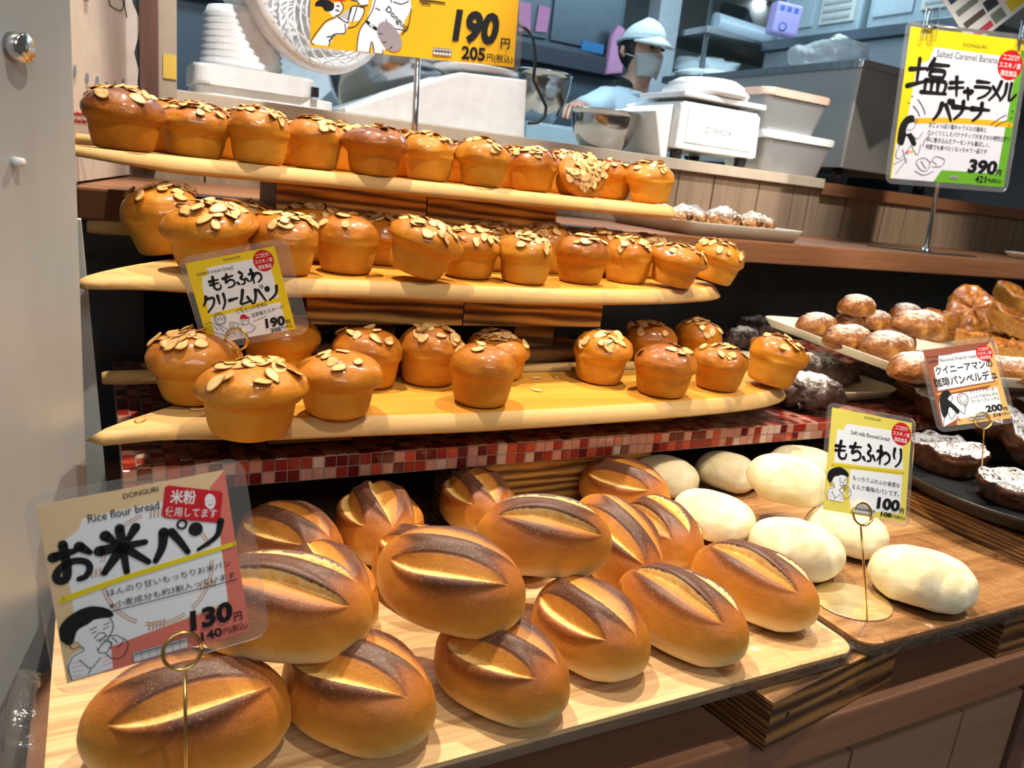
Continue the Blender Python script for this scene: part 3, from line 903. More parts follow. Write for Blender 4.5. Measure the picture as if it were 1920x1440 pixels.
# ------------------------------------------------------------------ wooden peels and poles
def peel(label, outline, z0, th, slope_tip, tip=0.10):
    """flat peel blade; the left tip is shaved thin"""
    def cr(P):
        out = []; n = len(P)
        for i in range(n):
            a, b, c, d = (Vector(P[(i + k) % n]) for k in (-1, 0, 1, 2))
            for s in range(5):
                t = s / 5
                if (b - c).length < 0.03: out.append(tuple(b.lerp(c, t))); continue
                out.append(tuple(0.5 * (2 * b + (c - a) * t + (2 * a - 5 * b + 4 * c - d) * t * t + (3 * b - a - 3 * c + d) * t ** 3)))
        return out
    pts = cr(outline)
    c = (sum(p[0] for p in pts) / len(pts), sum(p[1] for p in pts) / len(pts))
    t = thing('wooden_peel', label, 'board', (c[0], c[1], z0), group='wooden baker boards')
    P = [Vector((x - c[0], y - c[1])) for x, y in pts]; n = len(P)
    if sum(P[i].x * P[(i + 1) % n].y - P[(i + 1) % n].x * P[i].y for i in range(n)) < 0: P = P[::-1]
    nrm = []
    for i in range(n):
        d = (P[(i + 1) % n] - P[i - 1]).normalized(); nrm.append(Vector((d.y, -d.x)))
    mb = MB(); x0 = min(p.x for p in P)
    rings = []
    for out, z, thin in ((0.004, 0.0, 1), (0.011, 0.003, 1), (0.012, 0.006, 0.8), (0.0, th - 0.0006, 0), (-0.002, th, 0)):
        ring = []
        for p, q in zip(P, nrm):
            f = max(0, 1 - (p.x - x0) / slope_tip)
            zz = z + f * thin * (th * 0.55) * (1 - z / th)
            ring.append(mb.bm.verts.new((p.x + q.x * out, p.y + q.y * out, zz)))
        rings.append(ring)
    for ra, rb in zip(rings[:-1], rings[1:]):
        for k in range(n):
            f = mb.bm.faces.new((ra[k], ra[(k + 1) % n], rb[(k + 1) % n], rb[k])); f.smooth = True
    top = mb.bm.faces.new(rings[-1]); mb.bm.faces.new(rings[0][::-1])
    # the left tip keeps its raw pale wood, the rest of the top is golden
    bmesh.ops.bisect_plane(mb.bm, geom=[top] + list(top.edges) + list(top.verts), plane_co=(x0 + tip, 0, 0), plane_no=(1, 0.25, 0))
    for f in mb.bm.faces:
        f.material_index = 1 if (f.normal.z > 0.99 or abs(f.calc_center_median().z - th) < 1e-5) and f.calc_center_median().x + 0.25 * f.calc_center_median().y > x0 + tip else 0
    mb.build('blade', [MAT['pine'], MAT['golden_pine']], t)
    return t


Z3, Z2, Z1 = 1.078, 1.207, 1.332
peel('lowest pale wooden baker board with an empty stretch in the middle', [(-0.002, 0.793), (0.07, 0.806), (0.235, 0.803), (0.40, 0.795), (0.62, 0.800), (0.80, 0.812), (0.90, 0.832), (0.965, 0.87), (0.985, 0.93), (0.94, 0.968), (0.50, 0.968), (0.17, 0.955), (0.075, 0.875)], Z3 - 0.022, 0.022, 0.16)
peel('middle pale wooden baker board, fully covered by two rows of buns', [(-0.013, 0.900), (0.06, 0.925), (0.20, 0.944), (0.31, 0.950), (0.42, 0.940), (0.58, 0.938), (0.74, 0.962), (0.86, 0.995), (0.95, 1.04), (0.97, 1.12), (0.90, 1.17), (0.50, 1.17), (0.18, 1.16), (0.06, 1.04)], Z2 - 0.022, 0.022, 0.16)
peel('topmost pale wooden baker board, carrying buns in front of the kitchen hatch', [(-0.030, 1.085), (0.02, 1.068), (0.10, 1.084), (0.30, 1.088), (0.50, 1.082), (0.75, 1.090), (0.87, 1.10), (0.905, 1.16), (0.90, 1.26), (0.80, 1.30), (0.30, 1.30), (0.06, 1.28), (-0.02, 1.18)], Z1 - 0.021, 0.021, 0.12, 0.20)


def pole(label, a, b, r):
    t = thing('wooden_pole', label, 'pole', a, group='wooden poles behind the boards')
    A, B = Vector(a), Vector(b); d = B - A
    pts = [d * f for f in (0, 0.004, 0.02, 0.06, 0.5, 1)]
    MB().tube(pts, [r * 0.75, r * 0.9, r, r, r, r], 14).build('rod', MAT['pine'], t)
    return t


pole('round pole end with a worn groove sticking out behind the lowest board', (0.002, 0.981, Z3 + 0.0005), (0.90, 0.990, Z3 + 0.0005), 0.0085)
pole('round pole end sticking out behind the middle board', (-0.010, 1.185, Z2 + 0.022), (0.90, 1.185, Z2 + 0.022), 0.009)
pole('round pole end sticking out behind the topmost board', (-0.035, 1.315, Z1 + 0.006), (0.80, 1.315, Z1 + 0.006), 0.008)


# ------------------------------------------------------------------ trays on the counter
def rounded(x0, x1, y0, y1, r, n=6):
    pts = []
    for cx, cy, a0 in ((x1 - r, y1 - r, 0), (x0 + r, y1 - r, 90), (x0 + r, y0 + r, 180), (x1 - r, y0 + r, 270)):
        for k in range(n + 1):
            a = math.radians(a0 + 90 * k / n); pts.append((cx + r * math.cos(a), cy + r * math.sin(a)))
    return pts


def board_tray(label, x0, x1, y0, y1, m, r=0.022):
    t = thing('bread_tray', label, 'tray', ((x0 + x1) / 2, (y0 + y1) / 2, 0.915), group='laminated wood trays')
    hx, hy = (x1 - x0) / 2, (y1 - y0) / 2
    MB().prism(rounded(-hx, hx, -hy, hy, r), 0, 0.010, None, 0.002).build('edge_band', MAT['tray_edge'], t)
    MB().prism(rounded(-hx, hx, -hy, hy, r), 0.010, 0.0145, None, 0.0018).build('surface', MAT[m], t)
    return t


board_tray('large pale wood tray covered with scored brown loaves', -0.040, 0.672, 0.438, 0.792, 'tray')
board_tray('brown wood tray holding the pale milk buns', 0.684, 1.42, 0.438, 0.800, 'tray_dark')
TRZ = 0.9296


def film_sheet(name, label, x0, x1, y0, y1, z, drop, seed, m='wrap'):
    mb = MB(); nx, ny = 44, 34
    V = []
    for i in range(nx + 1):
        row = []
        for j in range(ny + 1):
            x = x0 + (x1 - x0) * i / nx; y = y0 - drop + (y1 - y0 + drop) * j / ny
            zz = z + 0.0010 + 0.0012 * abs(fbm(x * 14 + seed, y * 14, 0, 1, 3))
            if y < y0: zz -= min(0.02, (y0 - y) * 1.1); y = y0 - 0.0015 - 0.002 * abs(fbm(x * 20, seed, 0, 1))
            row.append(mb.bm.verts.new((x, y, zz)))
        V.append(row)
    for i in range(nx):
        for j in range(ny): mb.bm.faces.new((V[i][j], V[i + 1][j], V[i + 1][j + 1], V[i][j + 1]))
    return tag(mb.build(name, MAT[m], smooth=True), label, 'film')


film_sheet('tray_film', 'crinkled clear plastic film over the front of the milk bun tray', 0.69, 1.18, 0.438, 0.62, 0.9300, 0.018, 3)
film_sheet('tray_film', 'clear plastic film over the front right corner of the loaf tray', 0.50, 0.668, 0.438, 0.50, 0.9300, 0.010, 8)

# crumpled clear bag draped over the left end of the loaf tray
mb = MB(); nx, ny = 30, 40; V = []
for i in range(nx + 1):
    row = []
    for j in range(ny + 1):
        u, v = i / nx, j / ny
        y = 0.45 + 0.18 * u
        w = 0.0045 * fbm(u * 4, v * 5, 2.2, 1, 3)
        x = -0.0455 - 0.010 * min(1, v * 8) - 0.055 * v * (1 - 0.35 * u) - abs(w)
        z = 0.936 - 0.070 * v ** 1.3 + 0.012 * math.sin(PI * min(1, v * 3)) * (0.6 + 0.4 * math.sin(u * 9)) + w
        row.append(mb.bm.verts.new((x, y, z)))
    V.append(row)
for i in range(nx):
    for j in range(ny): mb.bm.faces.new((V[i][j], V[i + 1][j], V[i + 1][j + 1], V[i][j + 1]))
tag(mb.build('plastic_bag', MAT['bag'], smooth=True), 'crumpled clear plastic bag between the frosted panel and the loaf tray', 'bag')

# ------------------------------------------------------------------ almond buns
G1, G2, G3 = 'almond buns on the topmost board', 'almond buns on the middle board', 'almond buns on the lowest board'
TONE = {0: 'golden', 1: 'round golden', 2: 'tall golden', 3: 'leaning golden', 4: 'leaning', 5: 'flat topped', 6: 'slim golden'}
ordn = ['first', 'second', 'third', 'fourth', 'fifth', 'sixth', 'seventh', 'eighth', 'ninth', 'tenth', 'eleventh']
# top board: (pixel x at mid height, pixel y, world y, scale, variant, yaw, tilt, slices)
row = [(233, 232, 1.118, 1.06, 1, 0.2, (0, 0), 20), (364, 246, 1.148, 1.04, 5, 1.1, (0.06, 0), 24), (486, 262, 1.118, 0.97, 6, 2.0, (0, 0), 14),
       (590, 270, 1.150, 0.94, 2, 3.0, (0, 0), 15), (702, 284, 1.114, 1.00, 3, 0.7, (0.0, 0), 9), (806, 292, 1.148, 0.96, 0, 4.0, (0, 0), 18),
       (908, 306, 1.118, 0.96, 4, 5.0, (0, 0), 16), (1002, 312, 1.152, 0.93, 2, 1.4, (0, 0), 15), (1090, 322, 1.128, 0.92, 5, 0.4, (0.95, 0), 34),
       (1150, 330, 1.200, 0.90, 6, 2.2, (0, 0), 14), (1223, 340, 1.140, 0.98, 0, 3.3, (0.05, 0.06), 18)]
lab1 = ['darkest glazed almond bun at the left end of the topmost board', 'almond bun thickly covered in slices, second from the left on the topmost board',
        'golden almond bun, third from the left in front on the topmost board', 'small golden almond bun, fourth from the left in front on the topmost board',
        'dark glazed bun with few almonds, middle of the topmost board', 'pale golden almond bun right of the dark glazed one on the topmost board',
        'squat golden almond bun under the white wedge machine on the topmost board', 'dark topped almond bun left of the tipped over one on the topmost board',
        'almond bun tipped over with its slices facing the front on the topmost board', 'almond bun set back between the tipped one and the last one on the topmost board',
        'last almond bun at the right end of the topmost board']
for (px, py, y, s, v, yaw, tl, ns), lb in zip(row, lab1):
    p = at(px, py, y=y)
    zz = Z1 + (0.012 if tl[0] > 0.5 else 0.0003)
    almond_bun((p.x, p.y + (0.028 if tl[0] > 0.5 else 0), zz), lb, G1, v, s, yaw if tl[0] < 0.5 else 0, tl, ns)
for i, (px, y, s, v) in enumerate([(312, 1.236, 0.98, 0), (430, 1.240, 0.98, 1), (535, 1.246, 0.95, 3), (640, 1.246, 0.95, 6), (760, 1.240, 0.95, 2), (868, 1.238, 0.97, 5), (968, 1.240, 0.97, 0), (1062, 1.246, 1.0, 4)]):
    p = at(px, 262, y=y)
    almond_bun((p.x, y, Z1 + 0.0003), f'almond bun in the back row of the topmost board, {ordn[i]} from the left', G1, v, s, i * 1.3, (0, 0), 16)

# middle board
row = [(318, 452, 1.085, 1.08, 2, 0.6, (0.05, -0.25), 12), (398, 458, 0.978, 1.15, 5, 1.7, (0.12, -0.12), 22), (531, 462, 0.984, 1.02, 0, 2.6, (0, 0), 16),
       (650, 474, 1.016, 1.00, 6, 0.3, (0, 0), 9), (777, 482, 0.974, 1.06, 3, 2.9, (0.12, 0.22), 18), (880, 480, 1.018, 1.00, 1, 1.2, (0, 0), 17),
       (986, 484, 0.986, 0.96, 4, 3.9, (0, 0), 18), (1090, 490, 1.014, 1.00, 0, 5.2, (0, 0), 13), (1177, 492, 1.040, 0.98, 2, 0.9, (0, 0), 16),
       (1262, 498, 1.000, 0.97, 3, 4.4, (0.10, 0.08), 16), (1338, 497, 1.045, 1.02, 1, 2.1, (0.10, 0.16), 18)]
lab2 = ['leaning almond bun at the left end of the middle board, beside the pole end', 'wide almond bun leaning over the yellow price card on the middle board',
        'almond bun just right of the yellow price card on the middle board', 'nearly bare golden almond bun, fourth from the left in front on the middle board',
        'lopsided almond bun resting on the front rim of the middle board', 'tall almond bun right of the lopsided one on the middle board',
        'almond bun with a bulging lip at the centre front of the middle board', 'dark topped almond bun, fourth from the right in front on the middle board',
        'almond bun, third from the right in front on the middle board', 'torn topped almond bun, second from the right on the middle board', 'last almond bun overhanging the right end of the middle board']
for (px, py, y, s, v, yaw, tl, ns), lb in zip(row, lab2):
    p = at(px, py, y=y)
    almond_bun((p.x, y, Z2 + 0.0005 + 0.03 * abs(tl[1]) + 0.02 * abs(tl[0])), lb, G2, v, s, 0 if any(tl) else yaw, tl, ns)
for i, (px, y, s, v) in enumerate([(452, 1.124, 1.04, 0), (585, 1.124, 1.04, 2), (715, 1.124, 1.02, 1), (812, 1.124, 1.02, 5), (918, 1.124, 1.07, 3), (1025, 1.124, 1.04, 6), (1118, 1.124, 1.02, 4), (1215, 1.124, 1.00, 0)]):
    p = at(px, 440, y=y)
    almond_bun((p.x, y, Z2 + 0.0005), f'almond bun in the back row of the middle board, {ordn[i]} from the left', G2, v, s, i * 2.1 + 0.5, (0, 0), 26)

# lowest board
row = [(372, 690, 1.115, 1.08, 1, 0.4, (0.05, -0.1), 12), (470, 732, 1.122, 1.15, 5, 0.0, (0.0, 0.0), 14), (522, 655, 1.112, 1.08, 4, 2.0, (0, 0), 8),
       (634, 716, 1.114, 1.03, 3, 1.2, (0, 0), 7), (692, 672, 1.112, 1.00, 0, 3.1, (0, 0), 8), (805, 668, 1.113, 1.02, 2, 0.2, (0, 0), 13),
       (905, 702, 1.114, 1.00, 6, 2.6, (0, 0), 5), (938, 662, 1.112, 0.98, 5, 4.2, (0, 0), 15), (1128, 669, 1.114, 1.00, 2, 5.6, (0, 0), 11),
       (1245, 693, 1.113, 1.04, 1, 1.0, (0, 0), 8), (1222, 645, 1.112, 0.96, 0, 3.0, (0, 0), 12), (1308, 642, 1.112, 0.98, 6, 2.0, (0, 0), 16),
       (1350, 686, 1.112, 0.98, 3, 4.9, (0, 0), 10), (1446, 684, 1.113, 1.02, 2, 0.4, (0.05, 0.14), 12)]
lab3 = ['almond bun at the left end of the lowest board in front of the pole end', 'largest almond bun, frontmost at the left of the lowest board',
        'almond bun with a shiny top behind the largest bun on the lowest board', 'nearly bare bun with three almonds right of the largest bun on the lowest board',
        'almond bun behind the nearly bare one at the left of the lowest board', 'almond bun at the back left of the front and back pair, lowest board',
        'bare fronted bun standing at the front in the middle of the lowest board', 'almond bun behind the bare fronted one in the middle of the lowest board',
        'first almond bun right of the empty stretch on the lowest board', 'smooth dark topped bun in front of the right group on the lowest board',
        'almond bun half hidden behind the smooth dark topped one on the lowest board', 'almond bun at the back of the right group on the lowest board',
        'almond bun with a drooping lip, second from the right on the lowest board', 'last bun overhanging the right end of the lowest board']
for (px, py, zc, s, v, yaw, tl, ns), lb in zip(row, lab3):
    p = at(px, py, z=zc)
    almond_bun((p.x, p.y, Z3 + 0.0005 + 0.03 * abs(tl[1]) + 0.02 * abs(tl[0])), lb, G3, v, s, 0 if any(tl) else yaw, tl, ns)
# loose slices on the boards
for i, (px, py, z, lb) in enumerate([(372, 768, Z3, 'loose almond slice on the left of the lowest board'), (1045, 708, Z3, 'loose almond slice in the empty stretch, farthest back'), (1005, 732, Z3, 'loose almond slice in the empty stretch, beside the bare fronted bun'),
                                     (1005, 709, Z3, 'thin loose almond slice in the empty stretch of the lowest board'), (262, 789, Z3, 'loose almond splinter near the left tip of the lowest board')]):
    p = at(px, py, z=z); s = SLICE.copy(); COL.objects.link(s); s.data = ALM[i]
    s.location = (p.x, p.y, z + 0.0008); s.rotation_euler = (0.03, 0.02, i * 1.1)
    tag(s, lb, 'almond', 'loose almond slices')

# ------------------------------------------------------------------ scored loaves on the front tray
LOAF = bpy.data.objects.new('scored_loaf', LOAVES[0])


def loaf(label, x, y, z, yaw, variant, scale=1.0, pitch=0, roll=0, group='scored brown rice loaves', sc=None):
    o = LOAF.copy(); o.data = LOAVES[variant]; COL.objects.link(o)
    o.rotation_mode = 'ZYX' if False else 'XYZ'
    o.rotation_euler = (Matrix.Rotation(math.radians(yaw), 3, 'Z') @ Matrix.Rotation(math.radians(pitch), 3, 'Y') @ Matrix.Rotation(math.radians(roll), 3, 'X')).to_euler()
    o.scale = sc or (scale,) * 3
    o.location = (x, y, z)
    return tag(o, label, 'loaf', group)


B0 = TRZ + 0.0006
loaf('large brown loaf lying crosswise at the front left corner behind the gold card ring', 0.050, 0.510, B0, -8, 1, 1.04)
loaf('brown loaf with two wide pale cuts at the front, right of the corner loaf', 0.170, 0.503, B0, -58, 1, 1.0)
loaf('third scored loaf from the left along the front edge of the tray', 0.290, 0.494, B0, -66, 0, 0.96)
loaf('loaf with four dark ridges pointing to the front, centre of the tray edge', 0.395, 0.520, B0, -80, 2, 0.98)
loaf('long dark loaf with two narrow cuts, second from the right along the front', 0.494, 0.512, B0, -70, 3, 1.02)
loaf('rightmost dark loaf at the front corner of the pale tray next to the milk buns', 0.612, 0.534, B0, -70, 3, 1.02)
loaf('loaf stacked on top right behind the rice bread price card', 0.120, 0.548, 0.9855, -24, 3, 1.0, 3, 6)
loaf('loaf stacked on top in the middle, showing two broad golden cuts', 0.262, 0.548, 0.9875, -48, 1, 1.0, 4, 8)
loaf('loaf stacked on top with one wide sideways cut, right of centre', 0.386, 0.605, 0.9850, -22, 3, 0.98, 2, 10)
loaf('tilted loaf leaning behind the sideways stacked one', 0.508, 0.655, B0 + 0.012, -84, 1, 1.0, 22, 0)
loaf('back row loaf beside the right edge of the rice bread card', 0.172, 0.755, B0, -66, 0, 1.0)
loaf('round loaf with three fanned cuts in the back row, second from the left', 0.276, 0.772, B0, -98, 2, 1.04)
loaf('dark shaded loaf in the back row under the mosaic edge', 0.412, 0.800, B0, -95, 2, 0.98)
loaf('small loaf tucked between the shaded back loaf and the sideways stacked one', 0.420, 0.705, B0, -108, 0, 0.92)
loaf('dark shaded loaf at the right of the back row in front of the milk buns', 0.628, 0.795, B0, -60, 2, 1.0)
loaf('upright loaf with pale ridges in the second row behind the card loaf', 0.184, 0.652, B0, -84, 2, 0.98)
loaf('loaf half hidden in the second row behind the middle stacked loaf', 0.288, 0.668, B0, -76, 1, 0.98)
loaf('loaf showing only its right flank behind the tilted loaf', 0.592, 0.668, B0, -98, 4, 0.96)

# ------------------------------------------------------------------ pale milk buns
def round_bun(name, seed, a, b, h, mat, rough=0.05, pts=2.0):
    me = loaf_mesh(seed, a=a, b=b, ht=h * 0.62, zc=h * 0.38, slashes=(), point=pts, end_sq=2.0, fine=False)
    # soft dimples
    for v in me.vertices:
        k = fbm(v.co.x + seed, v.co.y, v.co.z, 30, 3)
        v.co += v.normal * (0.0016 * k)
        if v.co.z < 0: v.co.z = 0
    me.materials.append(mat); me.name = name
    return me


WB = [round_bun('milk_bun', 31, 0.054, 0.048, 0.056, MAT['white_bun']), round_bun('milk_bun', 32, 0.054, 0.050, 0.055, MAT['white_bun']), round_bun('milk_bun', 33, 0.056, 0.048, 0.056, MAT['white_bun'])]
MBUN = bpy.data.objects.new('milk_bun', WB[0])


def place(src, data, label, cat, group, loc, yaw=0, pitch=0, roll=0, scale=1.0):
    o = src.copy(); o.data = data; COL.objects.link(o)
    o.location = loc
    o.rotation_euler = (Matrix.Rotation(math.radians(yaw), 3, 'Z') @ Matrix.Rotation(math.radians(pitch), 3, 'Y') @ Matrix.Rotation(math.radians(roll), 3, 'X')).to_euler()
    o.scale = (scale,) * 3 if isinstance(scale, (int, float)) else scale
    return tag(o, label, cat, group)


GB = 'pale milk buns'
place(MBUN, WB[1], 'shaded milk bun at the back left beside the dark brown loaf', 'bun', GB, (0.733, 0.838, B0), -60, 0, 0, 0.92)
place(MBUN, WB[0], 'half shaded milk bun, second from the left in the back row', 'bun', GB, (0.846, 0.830, B0), -70, 0, 0, 0.92)
place(MBUN, WB[2], 'milk bun at the back right, partly behind the milk bread card', 'bun', GB, (0.985, 0.810, B0 + 0.004), -30, 0, 0, 1.0)
place(MBUN, WB[2], 'milk bun stacked on top of two others left of the milk bread card', 'bun', GB, (0.822, 0.700, B0 + 0.042), -20, 4, 8, 1.0)
place(MBUN, WB[2], 'brightly lit milk bun nearest the brown loaves, left of the stacked one', 'bun', GB, (0.703, 0.700, B0), -62, 0, 0, 0.98)
place(MBUN, WB[1], 'milk bun with a dimpled end behind the rightmost loaf', 'bun', GB, (0.742, 0.594, B0), -66, 0, 0, 1.04)
place(MBUN, WB[0], 'milk bun lying under the lower edge of the milk bread card', 'bun', GB, (0.856, 0.616, B0), -68, 0, 0, 0.98)
place(MBUN, WB[2], 'largest milk bun, alone at the front right of the tray', 'bun', GB, (0.836, 0.492, B0), -48, 0, 0, 1.04)
# ------------------------------------------------------------------ printed price cards
INK = {}
def ink(rgb):
    k = tuple(rgb)
    if k not in INK:
        t = NT('print_ink'); t.set(Base_Color=srgb(*rgb), Roughness=0.5, Specular_IOR_Level=0.3, Coat_Weight=0.6, Coat_Roughness=0.08); INK[k] = t.m
    return INK[k]


BLACK, WHITE, PAPER, YEL, RED, GREY = (14, 15, 20), (246, 246, 250), (243, 246, 252), (240, 212, 30), (205, 22, 30), (120, 122, 130)
_fonts = {}
def glyph_mesh(s, bold):
    """outline of a line of text in the built-in font, as (vertices, faces)"""
    k = (s, bold)
    if k not in _fonts:
        cu = bpy.data.curves.new('lettering', 'FONT'); cu.body = s; cu.size = 1.0; cu.offset = bold; cu.resolution_u = 3
        me = to_mesh(bpy.data.objects.new('lettering', cu))
        V = [(v.co.x, v.co.y) for v in me.vertices]; F = [tuple(p.vertices) for p in me.polygons]
        bpy.data.curves.remove(cu); bpy.data.meshes.remove(me)
        _fonts[k] = (V, F)
    return _fonts[k]


BRUSH = {
 'お': [[(8, 32), (60, 24)], [(34, 5), (35, 60), (28, 86), (12, 88), (8, 74), (22, 58), (52, 48), (78, 54), (86, 70), (74, 88), (58, 92)], [(70, 16), (92, 34)]],
 '米': [[(20, 12), (36, 30)], [(82, 6), (64, 28)], [(4, 42), (96, 42)], [(50, 2), (50, 98)], [(46, 46), (6, 90)], [(54, 46), (96, 86)]],
 'パ': [[(38, 18), (28, 60), (6, 96)], [(58, 22), (76, 56), (92, 92)], 'o'],
 'バ': [[(38, 18), (28, 60), (6, 96)], [(58, 22), (76, 56), (92, 92)], [(72, 2), (80, 16)], [(88, 0), (96, 13)]],
 'ン': ['dot', [(94, 18), (76, 64), (22, 94)]],
 'も': [[(12, 32), (76, 28)], [(12, 56), (76, 50)], [(44, 4), (38, 50), (38, 80), (56, 94), (80, 88), (86, 66)]],
 'ち': [[(10, 28), (86, 20)], [(44, 4), (24, 58), (56, 44), (84, 54), (84, 78), (60, 92), (34, 94)]],
 'ふ': [[(40, 6), (60, 20)], [(54, 32), (38, 48), (60, 62), (60, 84), (38, 90)], [(8, 74), (22, 88)], [(76, 56), (94, 80)]],
 'わ': [[(28, 4), (28, 96)], [(6, 32), (40, 28), (8, 78)], [(28, 58), (60, 34), (90, 46), (90, 74), (62, 94)]],
 'り': [[(26, 8), (22, 40), (30, 58)], [(70, 6), (76, 50), (62, 80), (40, 98)]],
 'ク': [[(38, 4), (28, 30), (6, 56)], [(34, 20), (88, 20), (74, 60), (26, 98)]],
 'リ': [[(24, 12), (24, 60)], [(76, 6), (74, 56), (40, 96)]],
 'ー': [[(6, 52), (94, 46)]],
 'ム': [[(46, 6), (26, 52), (10, 86), (90, 78)], [(68, 52), (94, 96)]],
 '塩': [[(4, 36), (42, 30)], [(24, 6), (24, 74)], [(2, 82), (42, 66)], [(60, 2), (46, 34)], [(54, 18), (98, 16)], [(56, 34), (56, 50), (88, 50)], [(56, 33), (88, 33), (88, 50)], [(46, 62), (46, 92)], [(46, 62), (94, 62), (94, 92)], [(62, 64), (62, 90)], [(78, 64), (78, 90)], [(38, 95), (100, 94)]],
 'キ': [[(12, 34), (86, 24)], [(8, 62), (92, 52)], [(44, 2), (58, 98)]],
 'ャ': [[(8, 46), (86, 34), (66, 60)], [(34, 20), (54, 98)]],
 'ラ': [[(16, 12), (82, 12)], [(8, 40), (90, 40), (72, 76), (32, 98)]],
 'メ': [[(78, 4), (52, 56), (8, 94)], [(22, 30), (86, 82)]],
 'ル': [[(30, 12), (28, 56), (4, 92)], [(58, 6), (58, 86), (96, 56)]],
 'ナ': [[(6, 34), (94, 34)], [(54, 4), (52, 56), (20, 96)]],
}


class Card:
    def __init__(self, label, corners, k=1.0, margin=5.0, group=None, stuff=None, name='price_card', W=100.0):
        TL, TR, BR, BL = (Vector(CAM) + (Vector(p) - Vector(CAM)) * k for p in corners)
        self.u = (TR - TL + BR - BL).normalized(); v = (TL - BL + TR - BR)
        self.v = (v - self.u * v.dot(self.u)).normalized(); self.n = self.u.cross(self.v)
        self.w = ((TR - TL).length + (BR - BL).length) / 2; self.h = ((TL - BL).length + (TR - BR).length) / 2
        self.W = W; self.H = W * self.h / self.w; self.s = self.w / W
        self.c = (TL + TR + BR + BL) / 4
        R = Matrix((self.u, self.v, self.n)).transposed()
        self.root = thing(name, label, 'price card', self.c, R.to_euler(), group)
        self.V, self.F, self.MI, self.mats = [], [], [], []
        self.layer = 0; self.margin = margin
        self.LZ = 0.00002

    def mi(self, col):
        m = ink(col)
        if m not in self.mats: self.mats.append(m)
        return self.mats.index(m)

    def put(self, pts, faces, col):
        b = len(self.V); z = 0.0004 + self.layer * self.LZ; m = self.mi(col)
        for x, y in pts:
            x = min(max(x, 0), self.W); y = min(max(y, 0), self.H)
            self.V.append(((x - self.W / 2) * self.s, (self.H / 2 - y) * self.s, z))
        for f in faces: self.F.append(tuple(b + i for i in f)); self.MI.append(m)

    def poly(self, pts, col, curve=False):
        if curve: pts = smooth_path(list(pts) + [pts[0]])[:-1]
        self.layer += 1
        tri = tessellate_polygon([[Vector((x, y, 0)) for x, y in pts]])
        self.put(pts, tri, col); return self

    def rect(self, x0, y0, x1, y1, col): return self.poly([(x0, y0), (x1, y0), (x1, y1), (x0, y1)], col)

    def disc(self, x, y, r, col, n=28): return self.poly([(x + r * math.cos(2 * PI * i / n), y + r * math.sin(2 * PI * i / n)) for i in range(n)], col)

    def stroke(self, P, w, col=BLACK, w1=None, curve=True, newlayer=True):
        if newlayer: self.layer += 1
        if curve: P = smooth_path(P)
        n = len(P); pts, fs = [], []
        ws = [w + ((w if w1 is None else w1) - w) * i / max(1, n - 1) for i in range(n)]
        for i in range(n):
            a = P[max(i - 1, 0)]; b = P[min(i + 1, n - 1)]
            dx, dy = b[0] - a[0], b[1] - a[1]; L = math.hypot(dx, dy) or 1
            nx, ny = -dy / L * ws[i] / 2, dx / L * ws[i] / 2
            pts += [(P[i][0] + nx, P[i][1] + ny), (P[i][0] - nx, P[i][1] - ny)]
        for i in range(n - 1): fs.append((2 * i, 2 * i + 1, 2 * i + 3, 2 * i + 2))
        for e in (0, n - 1):                                    # round ends
            b = len(pts)
            for k in range(10): pts.append((P[e][0] + ws[e] / 2 * math.cos(PI * k / 5), P[e][1] + ws[e] / 2 * math.sin(PI * k / 5)))
            fs.append(tuple(range(b, b + 10)))
        self.put(pts, fs, col); return self

    def text(self, s, x0, y0, x1, y1, col=BLACK, bold=0.0, rot=0.0, shear=0.0):
        """fits the line into the box; rot in degrees about its lower left corner"""
        V, F = glyph_mesh(s, bold)
        ax, bx = min(v[0] for v in V), max(v[0] for v in V); ay, by = min(v[1] for v in V), max(v[1] for v in V)
        ca, sa = math.cos(math.radians(rot)), math.sin(math.radians(rot))
        self.layer += 1; pts = []
        for x, y in V:
            p = (x - ax) / (bx - ax) * (x1 - x0); q = (y - ay) / (by - ay) * (y1 - y0)
            p += shear * q
            pts.append((x0 + p * ca - q * sa * 1, y1 - (q * ca + p * sa)))
        self.put(pts, F, col); return self

    def brush(self, ch, x0, y0, x1, y1, w=5.0, col=BLACK, thin=0.55, slope=0.0):
        self.layer += 1
        T = lambda p: (x0 + p[0] / 100 * (x1 - x0), y0 + p[1] / 100 * (y1 - y0) + slope * (p[0] / 100) * (x1 - x0))
        for i, st in enumerate(BRUSH[ch]):
            if st == 'o':
                cx, cy = T((88, 6)); r = w * 0.42
                self.stroke([(cx + r * math.cos(PI * k / 6), cy + r * math.sin(PI * k / 6)) for k in range(13)], w * 0.22, col, curve=False, newlayer=False)
            elif st == 'dot':
                cx, cy = T((24, 26)); r = w * 0.82
                self.put([(cx + r * math.cos(2 * PI * k / 24), cy + r * math.sin(2 * PI * k / 24)) for k in range(24)], [tuple(range(24))], col)
            else:
                self.stroke([T(p) for p in st], w * (1.0 if i % 2 == 0 else 0.85), col, w * thin, newlayer=False)
        return self

    def badge(self, x, y, r, rot=0):
        self.disc(x, y, r, (205, 18, 28))
        self.text('ココだけ!', x - r * 0.66, y - r * 0.70, x + r * 0.66, y - r * 0.30, (245, 230, 230), 0.02)
        self.text('ススキノ店', x - r * 0.86, y - r * 0.18, x + r * 0.86, y + r * 0.22, (245, 230, 230), 0.02)
        self.text('限定商品', x - r * 0.64, y + r * 0.34, x + r * 0.64, y + r * 0.74, (245, 230, 230), 0.02)

